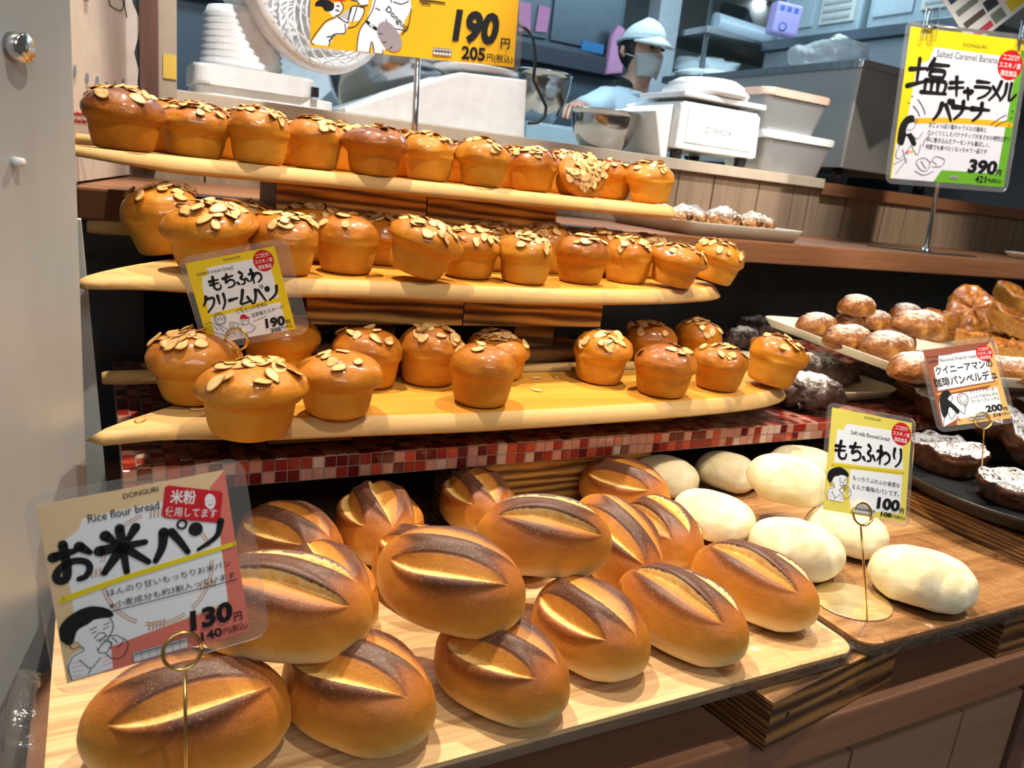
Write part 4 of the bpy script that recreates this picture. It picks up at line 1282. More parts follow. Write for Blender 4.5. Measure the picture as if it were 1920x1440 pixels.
    def finish(self, pouch=True, offset=(0, 0)):
        bk = MB(); hw, hh = self.w / 2, self.h / 2
        me = bpy.data.meshes.new('printed_sheet')
        b = len(self.V)
        self.V += [(-hw, -hh, -0.0003), (hw, -hh, -0.0003), (hw, hh, -0.0003), (-hw, hh, -0.0003), (-hw, -hh, 0.0003), (hw, -hh, 0.0003), (hw, hh, 0.0003), (-hw, hh, 0.0003)]
        for f in ((3, 2, 1, 0), (4, 5, 6, 7), (0, 1, 5, 4), (1, 2, 6, 5), (2, 3, 7, 6), (3, 0, 4, 7)):
            self.F.append(tuple(b + i for i in f)); self.MI.append(self.mi(self.base))
        me.from_pydata(self.V, [], self.F)
        for m in self.mats: me.materials.append(m)
        me.polygons.foreach_set('material_index', self.MI)
        o = bpy.data.objects.new('printed_sheet', me); COL.objects.link(o); o.parent = self.root
        if pouch:
            m = self.margin * self.s; z = 0.0006 + (self.layer + 2) * self.LZ
            ox, oy = offset[0] * self.s, offset[1] * self.s
            MB().prism(rounded(-hw - m + min(0, ox), hw + m + max(0, ox), -hh - m, hh + m, m * 1.6), -0.0010, 0.0001).build('laminate_pouch', MAT['laminate'], self.root)
        bk.bm.free()
        return self

    def point(self, x, y, z=0.0): return self.c + self.u * ((x - self.W / 2) * self.s) + self.v * ((self.H / 2 - y) * self.s) + self.n * z


def wire_stand(label, ring, base, card, plate=None, rr=0.0118, wr=0.0012):
    """gold wire with a coiled ring that holds a card"""
    ring, base = Vector(ring), Vector(base)
    t = thing('card_stand', label, 'card stand', base, group='gold wire card stands')
    u, v, n = card.u, Vector((0, 0, 1)), card.n
    pts = []
    for k in range(45):
        a = -PI / 2 + 2 * PI * 1.25 * k / 44
        pts.append(ring - base + u * (rr * math.cos(a)) + card.v * (rr * math.sin(a)) + n * (0.0016 * (k / 44 - 0.5) * 2.2))
    MB().tube(pts, wr, 8).build('ring', MAT['gold'], t)
    MB().tube([Vector((0, 0, 0.0008)), (ring - base - card.v * rr) * 0.5, ring - base - card.v * rr + n * -0.0015], wr * 0.95, 8).build('wire', MAT['gold'], t)
    if plate: MB().prism(plate, 0, 0.0012, None, 0.0004).build('base_plate', MAT['gold_plate'], t)
    else: MB().lathe([(0, 0.0014), (0.008, 0.0014), (0.009, 0.0010), (0.009, 0), (0, 0)], 24).build('base_plate', MAT['gold_plate'], t)
    return t


def eater(c, x, y, s, hair_full=True, stripe=(226, 120, 130)):
    """line drawing: a child holding bread to the mouth"""
    T = lambda P: [(x + p[0] * s, y + p[1] * s) for p in P]
    c.poly(T([(6, 100), (4, 72), (12, 62), (26, 58), (24, 46), (12, 40), (10, 28), (30, 14), (62, 16), (70, 30), (68, 46), (60, 54), (50, 58), (64, 70), (62, 100)]), PAPER)
    for k in range(4): c.stroke(T([(8, 74 + 7 * k), (22, 76 + 7 * k)]), 0.9 * s, stripe, curve=False)
    for k in range(3): c.stroke(T([(50, 80 + 6 * k), (62, 78 + 6 * k)]), 0.9 * s, stripe, curve=False)
    c.poly(T([(0, 36), (2, 16), (18, 2), (44, -4), (68, 6), (74, 20), (50, 18), (40, 22), (24, 28), (16, 44), (8, 46)]), BLACK, True)
    for P in ([(16, 40), (10, 44), (14, 54), (22, 52)], [(24, 52), (28, 60), (12, 66), (4, 80), (6, 100)], [(70, 22), (72, 36), (64, 50), (56, 54)], [(40, 32), (50, 30)], [(60, 30), (68, 28)], [(42, 38), (48, 36)], [(58, 36), (66, 34)],
              [(44, 46), (52, 40), (60, 44), (54, 50), (46, 50)], [(50, 54), (60, 48), (76, 52), (82, 62), (72, 70)], [(46, 66), (56, 56), (66, 60), (58, 72), (48, 70), (46, 62)], [(20, 72), (26, 82), (34, 90), (48, 78)], [(34, 90), (28, 98)], [(56, 74), (66, 86), (80, 84), (88, 70), (84, 58)], [(62, 54), (66, 64)], [(68, 52), (74, 62)]):
        c.stroke(T(P), 1.3 * s, (50, 52, 60))


def allergy_table(c, x0, y0, x1, y1, n=7):
    c.rect(x0, y0, x1, y1, (225, 222, 222))
    for k in range(n + 1):
        x = x0 + (x1 - x0) * k / n; c.stroke([(x, y0), (x, y1)], 0.35, GREY, curve=False)
    for y in (y0, y0 + (y1 - y0) * 0.42, y1): c.stroke([(x0, y), (x1, y)], 0.35, GREY, curve=False)
    c.stroke([(x0 + 0.9, y0 + 1.2), (x1 - 0.9, y0 + 1.2)], 0.8, (90, 90, 95), curve=False)


CG = 'laminated price cards'
# rice bread card
c = Card('beige and salmon price card for rice flour bread, black brush title, front left', [[-0.0406, 0.5805, 1.0995], [0.0821, 0.5867, 1.1132], [0.0973, 0.5514, 0.9932], [-0.0254, 0.5453, 0.9795]], 0.845, 6.0, CG)
c.base = (236, 206, 160); H = c.H
c.rect(0, 0, 100, H, (236, 206, 160))
c.poly([(100, 0), (100, H), (19, H), (22, 88), (89, 82), (92, 28), (90, 9)], (226, 122, 108))
c.poly([(21, 12), (62.5, 11.5), (92, 26), (90.2, 80), (60, 84), (21.5, 88.5), (14, 80), (8, 68), (9.3, 60), (9.3, 23), (18, 18)], PAPER)
for r in (29, 30.5):                                     # straw wreath
    for a0, a1 in ((200, 262), (292, 350), (5, 60), (70, 112), (122, 175)):
        c.stroke([(55 + r * math.cos(math.radians(a0 + (a1 - a0) * k / 8)), 50 + (r + 3) * math.sin(math.radians(a0 + (a1 - a0) * k / 8))) for k in range(9)], 0.7, (206, 164, 136))
for a in (100, 190, 280, 30):
    cx, cy = 55 + 30 * math.cos(math.radians(a)), 50 + 33 * math.sin(math.radians(a))
    for k in range(5): c.stroke([(cx - 4 + 2 * k, cy - 2), (cx - 4.8 + 2 * k, cy + 2)], 0.9, (206, 164, 136), curve=False)
c.text('DONGURI', 43, 2.6, 62, 5.6, (70, 38, 36), 0.012, 2)
c.text('Rice flour bread', 23.5, 10.4, 61, 15.2, (34, 34, 40), 0.008, 0)
c.poly([(67.5, 2.6), (95.5, 12.2), (97, 14), (92.8, 30), (91, 31), (62.5, 21.2), (61.5, 19), (65.5, 3.4)], (206, 26, 40))
c.text('米粉', 66.6, 5.2, 81, 13.6, WHITE, 0.02, -14)
c.text('使用してます', 63, 14.6, 92.0, 20.2, WHITE, 0.006, -15.5)
c.poly([(86, 19), (86.6, 14.4), (89.4, 12.4), (92, 15.4), (91.4, 20), (88.6, 22)], WHITE, True)
for P in ([(87.6, 16.6), (88.2, 16.4)], [(90, 17.2), (90.6, 17)], [(87.8, 18.8), (89, 19.6), (90.2, 19)]): c.stroke(P, 0.45, RED, curve=False)
c.brush('お', 2.0, 22.5, 23.5, 46.5, 5.8, slope=0.06)
c.brush('米', 25.5, 21.0, 51.5, 48.0, 6.2, slope=0.02)
c.brush('パ', 53.0, 26.0, 74.0, 46.0, 6.0)
c.brush('ン', 73.5, 27.0, 94.5, 45.5, 5.0, thin=0.4)
c.stroke([(4.5, 54.8), (35, 51.0), (70, 48.2), (99.2, 46)], 3.4, (238, 218, 24), 2.6)
c.text('ほんのり甘いもっちりお米パン', 26.8, 55.0, 95, 59.2, (40, 42, 50), 0.004, 0)
c.text('※小麦成分も約3割入っています', 26.8, 62.6, 96.5, 66.8, (40, 42, 50), 0.004, 0)
c.stroke([(26.5, 68), (97, 68)], 0.5, BLACK, curve=False)
eater(c, 0.5, 63.5, 0.37)
c.text('130', 66.8, 79.6, 91.2, 92.0, BLACK, 0.045, 0, 0.10)
c.text('円', 92.0, 87.6, 96.8, 93.2, BLACK, 0.02)
c.text('140', 72, 94.0, 84.0, 99.6, BLACK, 0.03)
c.text('円(税込)', 84.8, 95.2, 99, 99.8, BLACK, 0.01)
allergy_table(c, 34.6, 94.6, 64.2, 100.5)
c.finish(offset=(6, 0)); RICE = c

# custard cream bread card
c = Card('yellow price card for custard cream bread between the middle and lowest boards', [[0.0832, 0.891, 1.2268], [0.1641, 0.8416, 1.2556], [0.1862, 0.8285, 1.1711], [0.1052, 0.8778, 1.1423]], 1.0, 7.0, CG)
c.base = YEL; H = c.H
c.rect(0, 0, 100, H, (244, 214, 24))
c.poly([(14, 17), (21.4, 16), (21.4, 8.5), (90.3, 8.6), (91, 53.1), (10.8, 57), (10.8, 30)], PAPER)
c.poly([(11, 61), (91, 58), (91, H), (9, H)], PAPER)
c.text('DONGURI', 42, 2.6, 61, 5.4, (60, 44, 20), 0.012)
c.text('custard cream bread', 8.5, 11.0, 50, 15.2, (40, 40, 44), 0.006)
c.badge(84.8, 12.4, 11.4)
for ch, x0, x1 in zip('もちふわ', (18.5, 34.5, 49.5, 64.5), (34, 49.5, 64.5, 79)): c.brush(ch, x0, 18.5, x1, 34, 3.4)
for ch, x0, x1 in zip('クリームパン', (6, 22, 36, 47, 62, 77), (22, 35, 47, 62, 77, 92.5)): c.brush(ch, x0, 37.5, x1, 55, 3.8)
c.text('もちふわ生地に', 46, 57.4, 77, 62, (40, 42, 50), 0.004, 5)
c.text('自家製カスタード!', 57, 64.4, 94, 69, (40, 42, 50), 0.004, 5)
for P in ([(40, 59), (44, 57.8), (50, 55.6)], [(41, 61.6), (44, 60.6)], [(57, 73), (64, 71.8), (72, 69.8)]): c.stroke(P, 0.5, BLACK)
c.stroke([(20.8 + 6.5 * math.cos(PI * k / 9), 64 + 6.5 * math.sin(PI * k / 9)) for k in range(19)], 0.6, (70, 72, 80))
c.stroke([(20.8 + 5.2 * math.cos(PI * k / 9), 64 + 5.2 * math.sin(PI * k / 9)) for k in range(19)], 0.4, (70, 72, 80))
for k in range(4): c.stroke([(17 + 2 * k, 61 + (k % 2) * 3), (19 + 2 * k, 66 - (k % 2) * 2)], 0.6, (90, 92, 100))
c.poly([(43, 68), (44.5, 64.5), (49, 64), (51.5, 67), (54.5, 68.4), (50, 69.2)], RED, True)
for P in ([(44, 69), (45, 74), (50, 75), (52.5, 70)], [(45, 75), (38, 72), (31, 70), (30, 78), (33, 84)], [(33, 72), (34, 80)], [(52, 75), (57, 80), (50, 84), (44, 83)], [(38, 74), (40, 86)], [(46, 71), (47, 70.6)], [(49, 71.4), (50, 71)]): c.stroke(P, 0.55, (50, 52, 60))
for P in ([(2, 68), (8, 66), (20, 72), (28, 79), (24, 83), (10, 77), (2, 70)], [(6, 69), (10, 73)], [(12, 70), (16, 76)], [(18, 73), (22, 79)]): c.stroke(P, 0.55, (70, 72, 80))
c.text('190', 68.5, 72.6, 90.5, 83.4, BLACK, 0.045, 0, 0.12)
c.text('円', 91.5, 78, 96.5, 82.8, BLACK, 0.02)
c.text('205', 72.5, 84.2, 84.5, 88.4, BLACK, 0.03)
c.text('円(税込)', 85, 83.8, 98.6, 87.2, BLACK, 0.008)
c.finish(offset=(8, 0)); CUST = c

# milk bread card
c = Card('yellow bordered price card for soft milk bread on a gold wire', [[0.757, 0.5992, 1.1314], [0.8623, 0.5672, 1.1175], [0.836, 0.5285, 1.0079], [0.7307, 0.5606, 1.0218]], 0.915, 5.0, CG)
c.base = (236, 220, 100); H = c.H
c.rect(0, 0, 100, H, (236, 220, 100))
c.poly([(19.5, 14), (87, 12), (93, 52), (50, 55), (8, 57), (8, 22), (15, 22)], PAPER)
c.poly([(28, 61), (92.5, 58), (92.5, 99), (33, 103), (28, 85)], PAPER)
c.text('DONGURI', 40, 2.6, 60, 5.4, (60, 50, 24), 0.012)
c.text('Soft milk flavored bread', 25, 20.0, 73, 24.6, (40, 40, 44), 0.012)
c.badge(87.2, 14.2, 12.4)
for i, (ch, x0, x1) in enumerate(zip('もちふわり', (6, 24, 41, 58, 76), (24, 41, 58, 76, 93))): c.brush(ch, x0, 33 - i * 0.8, x1, 53 - i * 0.6, 3.8)
c.stroke([(5.5, 60), (50, 57), (93, 55.2)], 2.4, (226, 202, 34))
c.text('もっちりふわふわ食感な', 31.5, 67, 90, 72, (40, 42, 50), 0.004)
c.text('ミルク風味のパンです。', 31.5, 76, 90, 81.4, (40, 42, 50), 0.004)
eater(c, 1.0, 62.5, 0.34)
c.text('100', 63, 85.0, 91, 97.4, BLACK, 0.045, 0, 0.06)
c.text('円', 91.5, 93, 97, 98.4, BLACK, 0.02)
c.text('108', 69, 99.6, 82, 104.6, BLACK, 0.03)
c.text('円(税込)', 83, 101, 99, 105.2, BLACK, 0.008)
allergy_table(c, 34.5, 99.8, 61, 105.2)
c.finish(); SOFT = c

# coffee french toast card
c = Card('brown and tan price card for coffee french toast above the black pan', [[1.0518, 0.7024, 1.1735], [1.1415, 0.6631, 1.1956], [1.141, 0.6069, 1.0972], [1.0513, 0.6462, 1.0752]], 1.0, 7.0, CG)
c.base = (146, 84, 62); H = c.H
c.rect(0, 0, 100, H, (146, 82, 62))
c.poly([(100, 0), (100, H), (22, H), (24, 100), (92, 58), (86, 24), (86, 10)], (222, 180, 112))
c.poly([(20.5, 11), (74.4, 9.8), (86.8, 20), (89.6, 57.2), (7.3, 60.8), (9.1, 27.6), (17, 24)], PAPER)
c.poly([(8, 69), (91.9, 67), (90.7, 102.2), (50, 104), (24, 104), (2, H), (4, 80)], PAPER)
c.text('Kouign Amann', 3, 9.4, 40, 13.6, (40, 40, 44), 0.010)
c.text('coffee flavored French toast', 3, 15.4, 75, 20.8, (40, 40, 44), 0.010)
c.badge(86.4, 15.6, 12)
c.text('クイニーアマンの', 10, 26.6, 94, 38.6, BLACK, 0.022, 1)
c.text('珈琲パンペルデュ', 4, 42.6, 96, 56.8, BLACK, 0.022, 1)
c.stroke([(5, 66), (50, 63), (94, 60.6)], 3.0, (226, 168, 74))
c.text('クイニーアマンを', 51, 66.6, 87, 71.2, (40, 42, 50), 0.006)
c.text('しっとりほろにがの', 50, 73.4, 90, 78.2, (40, 42, 50), 0.006)
c.text('コーヒーフレンチに', 50, 80, 91, 84.6, (40, 42, 50), 0.006)
c.poly([(4, 90), (6, 74), (12, 64), (20, 62), (24, 68), (18, 74), (22, 80), (30, 92), (26, 97), (18, 86), (12, 96), (6, 100)], BLACK, True)
for P in ([(22, 66), (25, 72), (22, 78), (16, 80)], [(8, 98), (4, 106), (2, 112)], [(14, 94), (16, 104), (24, 96)], [(24, 100), (28, 108)], [(30, 92), (36, 98), (40, 88)], [(38, 88), (44, 86)]): c.stroke(P, 0.8, (50, 52, 60))
c.stroke([(39 + 7.5 * math.cos(PI * k / 9), 77 + 8 * math.sin(PI * k / 9)) for k in range(19)], 0.9, (70, 72, 80))
c.stroke([(39 + 4.5 * math.cos(PI * k / 9), 77 + 4.8 * math.sin(PI * k / 9)) for k in range(15)], 0.7, (70, 72, 80))
c.disc(24, 104, 1.6, (226, 120, 150))
c.text('200', 67.6, 90.6, 91.6, 100.6, BLACK, 0.04, 0, 0.04)
c.text('円', 92.6, 96, 98, 101, BLACK, 0.02)
c.text('216', 75.4, 103, 87, 107.6, BLACK, 0.03)
c.text('円(税込)', 87.6, 103.6, 99.4, 107.4, BLACK, 0.008)
allergy_table(c, 40, 103.6, 64, 108)
c.finish(); COFF = c

# tall stand card on the shelf
c = Card('large yellow and green price card for salted caramel banana bread clipped to a pole', [[1.751, 1.3998, 1.8023], [2.0632, 1.3042, 1.8139], [2.0662, 1.2711, 1.4603], [1.754, 1.3666, 1.4487]], 1.0, 4.0, CG)
c.base = (246, 216, 10); H = c.H; f = H / 130.0
K = lambda *P: [(x, y * f) for x, y in P]
c.LZ = 0.00003
c.rect(0, 0, 100, H, (246, 216, 10))
c.poly(K((100, 8), (100, 130), (37.5, 130), (42.6, 119.2), (92.3, 118.3), (94.1, 36.5), (96, 10)), (106, 172, 44))
c.poly(K((22, 14.7), (77.6, 15.4), (88, 20), (94.1, 36.5), (92.3, 118.3), (43, 119.2), (37.5, 130), (1.2, 130), (1.2, 100), (7, 90), (9.6, 31), (19, 26)), (232, 232, 242))
c.text('DONGURI', 46, 8.4 * f, 66, 11.4 * f, (50, 36, 20), 0.012)
c.text('Salted Caramel Banana', 24.6, 16.8 * f, 77, 22.6 * f, (34, 34, 40), 0.006)
c.badge(88.6, 22.6 * f, 11)
for ch, a in zip('塩キャラメル', ((3, 24, 37, 55), (38, 37.5, 52.5, 54), (52, 44, 61, 56), (60, 37.5, 76, 54.5), (74, 37, 86, 55.5), (84, 37, 98.5, 55.5))):
    c.brush(ch, a[0], a[1] * f, a[2], a[3] * f, 4.0 if ch == '塩' else 3.4, thin=0.6)
c.stroke(K((15, 78.5), (40, 75.6), (70, 74.2), (97, 74)), 4.0, (246, 184, 30))
for ch, a in zip('バナナ', ((28.5, 58.5, 46, 77), (44, 57.5, 61, 74.5), (60, 57.5, 77.5, 74.5))): c.brush(ch, a[0], a[1] * f, a[2], a[3] * f, 4.4, thin=0.5)
for P in ([(14, 60), (19, 66), (22, 72)], [(11, 66), (15, 70), (17.5, 74)], [(80, 76), (86, 70), (92, 66)], [(84, 77), (89, 73), (93, 71)]): c.stroke(K(*P), 0.8, BLACK)
for P in ((9, 58), (7, 64), (97, 62), (97, 68)): c.disc(P[0], P[1] * f, 0.7, BLACK, 8)
for s_, x1, y in (('甘じょっぱい塩キャラメルの風味と', 76.6, 83), ('さっくりとしたバナナチップがまさかの相性抜群!?', 98.5, 89.4), ('中に巻き込んだアーモンドも香ばしく、', 82, 95.8), ('何度でも食べたくなっちゃう一品です', 80, 102)):
    c.text(s_, 26.2, (y - 4.6) * f, x1, y * f, (40, 42, 50), 0.006)
c.poly(K((1.5, 96), (2, 84), (6, 76), (12, 74), (14, 79), (9, 82), (8, 90), (13, 90), (18, 98), (15, 100), (9, 92), (7, 100), (3, 100)), BLACK, True)
for P in ([(13, 76), (15, 81), (13, 86), (9, 87)], [(12, 89), (18, 94), (22, 88)], [(4, 100), (2, 110), (6, 112), (14, 100)], [(7, 104), (12, 116)], [(14, 100), (20, 108), (22, 98)], [(1, 118), (10, 112)], [(4, 126), (12, 112)], [(25, 121), (20, 114), (26, 110), (32, 114), (30, 121), (25, 121)], [(24, 113), (29, 119)],
          [(32, 114), (36, 108), (44, 110), (42, 116), (34, 117)], [(34, 112), (38, 115)], [(20, 122), (28, 125), (36, 121)], [(30, 88), (25, 94), (24, 100)]): c.stroke(K(*P), 0.55, (110, 112, 120))
c.disc(11.5, 106 * f, 1.5, (230, 110, 150)); c.disc(15, 105 * f, 1.2, (240, 200, 40))
c.text('390', 65.5, 107 * f, 91.0, 120 * f, BLACK, 0.045, 0, 0.06)
c.text('円', 91.2, 114.6 * f, 95.6, 120.2 * f, BLACK, 0.02)
c.text('421', 73.4, 121.4 * f, 83, 127.6 * f, BLACK, 0.02)
c.text('円(税込)', 84, 123 * f, 97, 127.4 * f, BLACK, 0.008)
allergy_table(c, 51, 123.5 * f, 58, 126 * f, 5)
c.finish(); BAN = c

# big yellow sign at the top, lower half in view
yaw = math.radians(-22); ux = Vector((math.cos(yaw), math.sin(yaw), 0)); nx_ = Vector((-ux.y, ux.x, 0))
def on_y(px, py):
    d = Vector(ray(px, py)); b = Vector((0.62, 1.45, 1.6)); t = (b - Vector(CAM)).dot(nx_) / d.dot(nx_); return Vector(CAM) + d * t
bl, br = on_y(579, 88), on_y(961, 126)
wv = (br - bl); hv = Vector((-0.010, 0, 1)) * wv.length * 0.72
c = Card('wide yellow price sign with two baseball players on a chrome pole above the buns', [bl + hv, br + hv, br, bl], 1.0, 3.2, CG)
c.base = (238, 186, 20); H = c.H; c.LZ = 0.00003
c.rect(0, 0, 100, H, (238, 184, 18))
Y = lambda P: [(x, H - y * 0.66) for x, y in P]                   # y counted up from the lower edge
# left catcher with red cap and roll
c.poly(Y([(0.5, 3), (7, 17), (13, 22.5), (20, 20), (24, 22), (25.5, 27), (25, 30), (21, 31), (19, 29), (18.5, 18), (16, 11), (12, 10), (9, 2), (2, 2)]), PAPER)
c.poly(Y([(9, 25), (9.6, 31), (14, 32.5), (15.5, 29), (14, 24), (11, 22)]), PAPER)
c.poly(Y([(2, 29.5), (3.5, 32), (7, 33.5), (11, 31), (10.5, 26.5), (7, 25.5), (5.5, 28), (2.5, 28)]), BLACK, True)
c.poly(Y([(4.5, 33), (5.5, 38), (10, 39), (13, 35.5), (17.5, 33.6), (12, 33)]), (208, 22, 34))
c.poly(Y([(15, 38), (19, 40), (24, 36), (23.5, 33.6), (19, 34.6), (15.5, 36)]), PAPER)
for P in ([(2, 2), (0.8, 5), (7, 18), (12, 22)], [(9, 2), (11, 10), (16.5, 12), (16.5, 18)], [(14.5, 33), (15.5, 29), (14, 24.5), (12, 23)], [(13, 22.5), (16, 20), (18, 19)], [(18, 19), (19, 29), (21, 31), (25, 30.5), (25.3, 26.5), (22, 18), (18, 15.5)], [(8, 8), (12, 9.6)], [(9, 5.5), (11, 8)], [(15, 38), (19, 35), (24, 34.4)], [(18, 22), (19.5, 29)], [(20, 20), (22, 30)], [(16, 38), (17, 37)], [(19, 38), (20, 37)], [(12.5, 30), (13.6, 29.8)], [(12, 27), (13.6, 26.6)]):
    c.stroke(Y(P), 0.5, (40, 40, 48))
# right pitcher in a white uniform with grey glove
c.poly(Y([(22.5, 0.5), (23.5, 14), (27, 23), (29, 32), (30, 44), (47, 44), (48, 33), (45, 24), (44.5, 18), (42, 14), (36, 3), (35, 0.5), (30.5, 0.5), (30, 7), (28.5, 0.5)]), PAPER)
c.poly(Y([(38.5, 36), (37.5, 42), (41, 46), (47, 44), (46.5, 37.5), (43, 35.5)]), PAPER, True)
for P in ([(22.5, 0.5), (23.5, 14), (27.5, 24), (30, 32), (31, 44)], [(28.6, 0.5), (29.6, 8), (31, 0.5)], [(35, 0.5), (35.2, 3)], [(48, 33), (47, 22), (44, 15)], [(36, 24), (39, 19), (46, 18)], [(38.5, 36), (37.6, 40), (39, 44)], [(39.5, 36.5), (43, 35.5), (46.6, 38)], [(40, 40), (43, 38.6), (45, 40)], [(31, 31), (33, 30)], [(24, 31), (27, 33), (26, 37), (23, 36), (22.6, 33)], [(23.6, 34), (26, 34.6)]): c.stroke(Y(P), 0.5, (40, 40, 48))
c.poly(Y([(24, 32), (27.5, 33), (27, 38), (23, 38), (22.4, 34)]), PAPER)
c.stroke(Y([(27.2, 21), (29, 19), (31.5, 17)]), 1.4, BLACK, curve=False); c.stroke(Y([(28.7, 19.6), (29.7, 18.4)]), 1.0, PAPER, curve=False)
c.poly(Y([(32.5, 20), (35, 22.5), (39, 21), (43.5, 13), (44, 6), (41, 2.5), (37.5, 3.6), (35.5, 6), (33.5, 10), (32, 15)]), (158, 150, 156), True)
for P in ([(33, 14), (34.5, 14)], [(35, 8), (36.6, 8.6)], [(38.5, 4.5), (39.5, 6)]): c.stroke(Y(P), 0.5, (40, 40, 48))
c.text('Donguri', 35.0, H - 23.0, 48.5, H - 19.6, (40, 40, 48), 0.008, -40)
c.poly(Y([(46, 40.5), (50, 41.6), (47.5, 44)]), (208, 22, 34))
c.stroke(Y([(52, 39), (58, 39.6), (64, 39.2)]), 0.7, BLACK); c.stroke(Y([(53, 37.4), (56, 37.6)]), 0.6, BLACK); c.disc(56.8, H - 24.4, 0.4, BLACK, 8)
c.text('190', 68.5, H - 24.0, 90.5, H - 8.8, BLACK, 0.05, 0, 0.10)
c.text('円', 92.6, H - 12.9, 97.2, H - 8.1, BLACK, 0.02)
c.text('205', 73.6, H - 7.6, 85.4, H - 1.4, BLACK, 0.035)
c.text('円(税込)', 86.2, H - 5.3, 99.2, H - 1.0, BLACK, 0.012)
allergy_table(c, 59.6, H - 5.2, 68.6, H - 2.2, 6)
# upper half of the sheet, above the picture frame
c.poly([(6, 4), (94, 4), (94, H - 40), (6, H - 40)], PAPER)
for i, ch in enumerate('もちふわ'): c.brush(ch, 18 + i * 16, 5, 33 + i * 16, 19, 3.4)
c.finish(); YSIGN = c

# ------------------------------------------------------------------ what holds the cards
r = RICE.point(60.5, 101.5, 0.0028)
wire_stand('gold wire stand with a round ring holding the rice bread card', r, (r.x + 0.001, 0.4475, TRZ), RICE, rr=0.0112, plate=[(0.020 * math.cos(2 * PI * k / 20), 0.0075 * math.sin(2 * PI * k / 20)) for k in range(20)])
r = CUST.point(34, CUST.H - 1, 0.003)
wire_stand('gold wire stand behind the buns holding the custard bread card', r, (r.x - 0.002, r.y - 0.004, Z3 + 0.0003), CUST)
r = SOFT.point(45, SOFT.H * 0.985, 0.003)
b = at(1625, 1166, z=TRZ)
wire_stand('gold wire stand on an oval gold plate holding the milk bread card', r, (b.x, b.y, TRZ + 0.0008), SOFT,
           plate=[(0.020 + 0.046 * math.cos(2 * PI * k / 32) + 0.0, 0.036 + 0.040 * math.sin(2 * PI * k / 32)) for k in range(32)])
r = COFF.point(58, COFF.H * 0.985, 0.003)
wire_stand('gold wire stand in the black pan holding the coffee toast card', r, (at(1838, 905, z=0.9665).x, at(1838, 905, z=0.9665).y, 0.9665), COFF)

# chrome pole stands
def pole_stand(label, foot, top, card, plate, clips=False):
    t = thing('sign_stand', label, 'sign stand', foot, group='chrome sign stands')
    F, T = Vector(foot), Vector(top)
    MB().tube([Vector((0, 0, 0.003)), T - F], 0.0058, 14).build('pole', MAT['chrome'], t)
    MB().lathe([(0, 0.012), (0.010, 0.011), (0.013, 0.006), (0.013, 0.002), (0, 0.002)], 20).build('collar', MAT['chrome'], t)
    MB().prism(plate, 0, 0.003, None, 0.0008).build('base_plate', MAT['dark_glass'], t)
    return t


p0, p1 = on_y(785, 112), on_y(779, 245)
d = (p0 - p1); foot = p1 - d * ((p1.z - 1.2752) / d.z)
pole_stand('chrome pole stand rising behind the top board to the yellow sign', (foot.x, foot.y + 0.006, 1.2752), (p0.x, p0.y + 0.009, p0.z + 0.06), YSIGN, [(-0.05, -0.04), (0.05, -0.04), (0.05, 0.04), (-0.05, 0.04)])
fb = at(1735, 473, y=1.385); fb.z = 1.2752
tp = BAN.point(50, BAN.H - 2, -0.012)
st = pole_stand('chrome pole stand on the brown shelf under the salted caramel card', fb, tp + BAN.v * 0.34, BAN, [(-0.16, 0.06), (-0.05, -0.07), (0.15, -0.05), (0.06, 0.08)])
F = Vector(fb)
MB().tube([BAN.point(2, -3.0, -0.006) - F, BAN.point(98, -3.0, -0.006) - F], 0.0032, 10).build('crossbar', MAT['chrome'], st)
for xx in (14, 96):
    t = thing('sign_clip', 'clear plastic clip at the %s top corner of the salted caramel card' % ('left' if xx < 50 else 'right'), 'clip', BAN.point(xx, 0, 0.006), BAN.root.rotation_euler, 'clear sign clips')
    for k, dx in enumerate((-0.012, 0.008)):
        MB().box((dx, 0.006, 0.002 + 0.006 * k), (0.015, 0.075, 0.006), (0.12 * (1 if k else -1), 0, 0.12 * (1 if k else -1)), 0.002).build('jaw', MAT['acrylic'], t)
    MB().tube([(-0.014, 0.0, 0.004), (0.014, 0.0, 0.004)], 0.004, 10).build('hinge_pin', MAT['chrome'], t)
# ------------------------------------------------------------------ plates and breads on the right
def plate(name, label, cx, cy, z, sx, sy, h, m, yaw=0, r=0.05, group='shallow serving trays'):
    t = thing(name, label, 'tray', (cx, cy, z), (0, 0, math.radians(yaw)), group)
    mb = MB(); rings = []
    for ins, zz in ((0.016, 0.0), (0.002, h * 0.86), (0.0, h), (0.003, h), (0.006, h * 0.84), (0.020, 0.0035)):
        rings.append([mb.bm.verts.new((x, y, zz)) for x, y in rounded(-sx / 2 + ins, sx / 2 - ins, -sy / 2 + ins, sy / 2 - ins, max(0.01, r - ins), 8)])
    n = len(rings[0])
    for a, b in zip(rings[:-1], rings[1:]):
        for k in range(n):
            f = mb.bm.faces.new((a[k], a[(k + 1) % n], b[(k + 1) % n], b[k])); f.smooth = True
    mb.bm.faces.new(rings[0][::-1]); mb.bm.faces.new(rings[-1])
    mb.build('dish', MAT[m], t)
    return t


def torpedo(name, seed, a, b, h, mat, rough=0.004, pt=1.7):
    me = loaf_mesh(seed, a=a, b=b, ht=h * 0.66, zc=h * 0.34, slashes=(), point=pt, end_sq=1.5, fine=False)
    for v in me.vertices:
        k = fbm(v.co.x * 1.1 + seed, v.co.y, v.co.z, 42, 4)
        v.co += v.normal * (rough * k)
        if v.co.z < 0: v.co.z = 0
    me.materials.append(mat); me.name = name
    return me


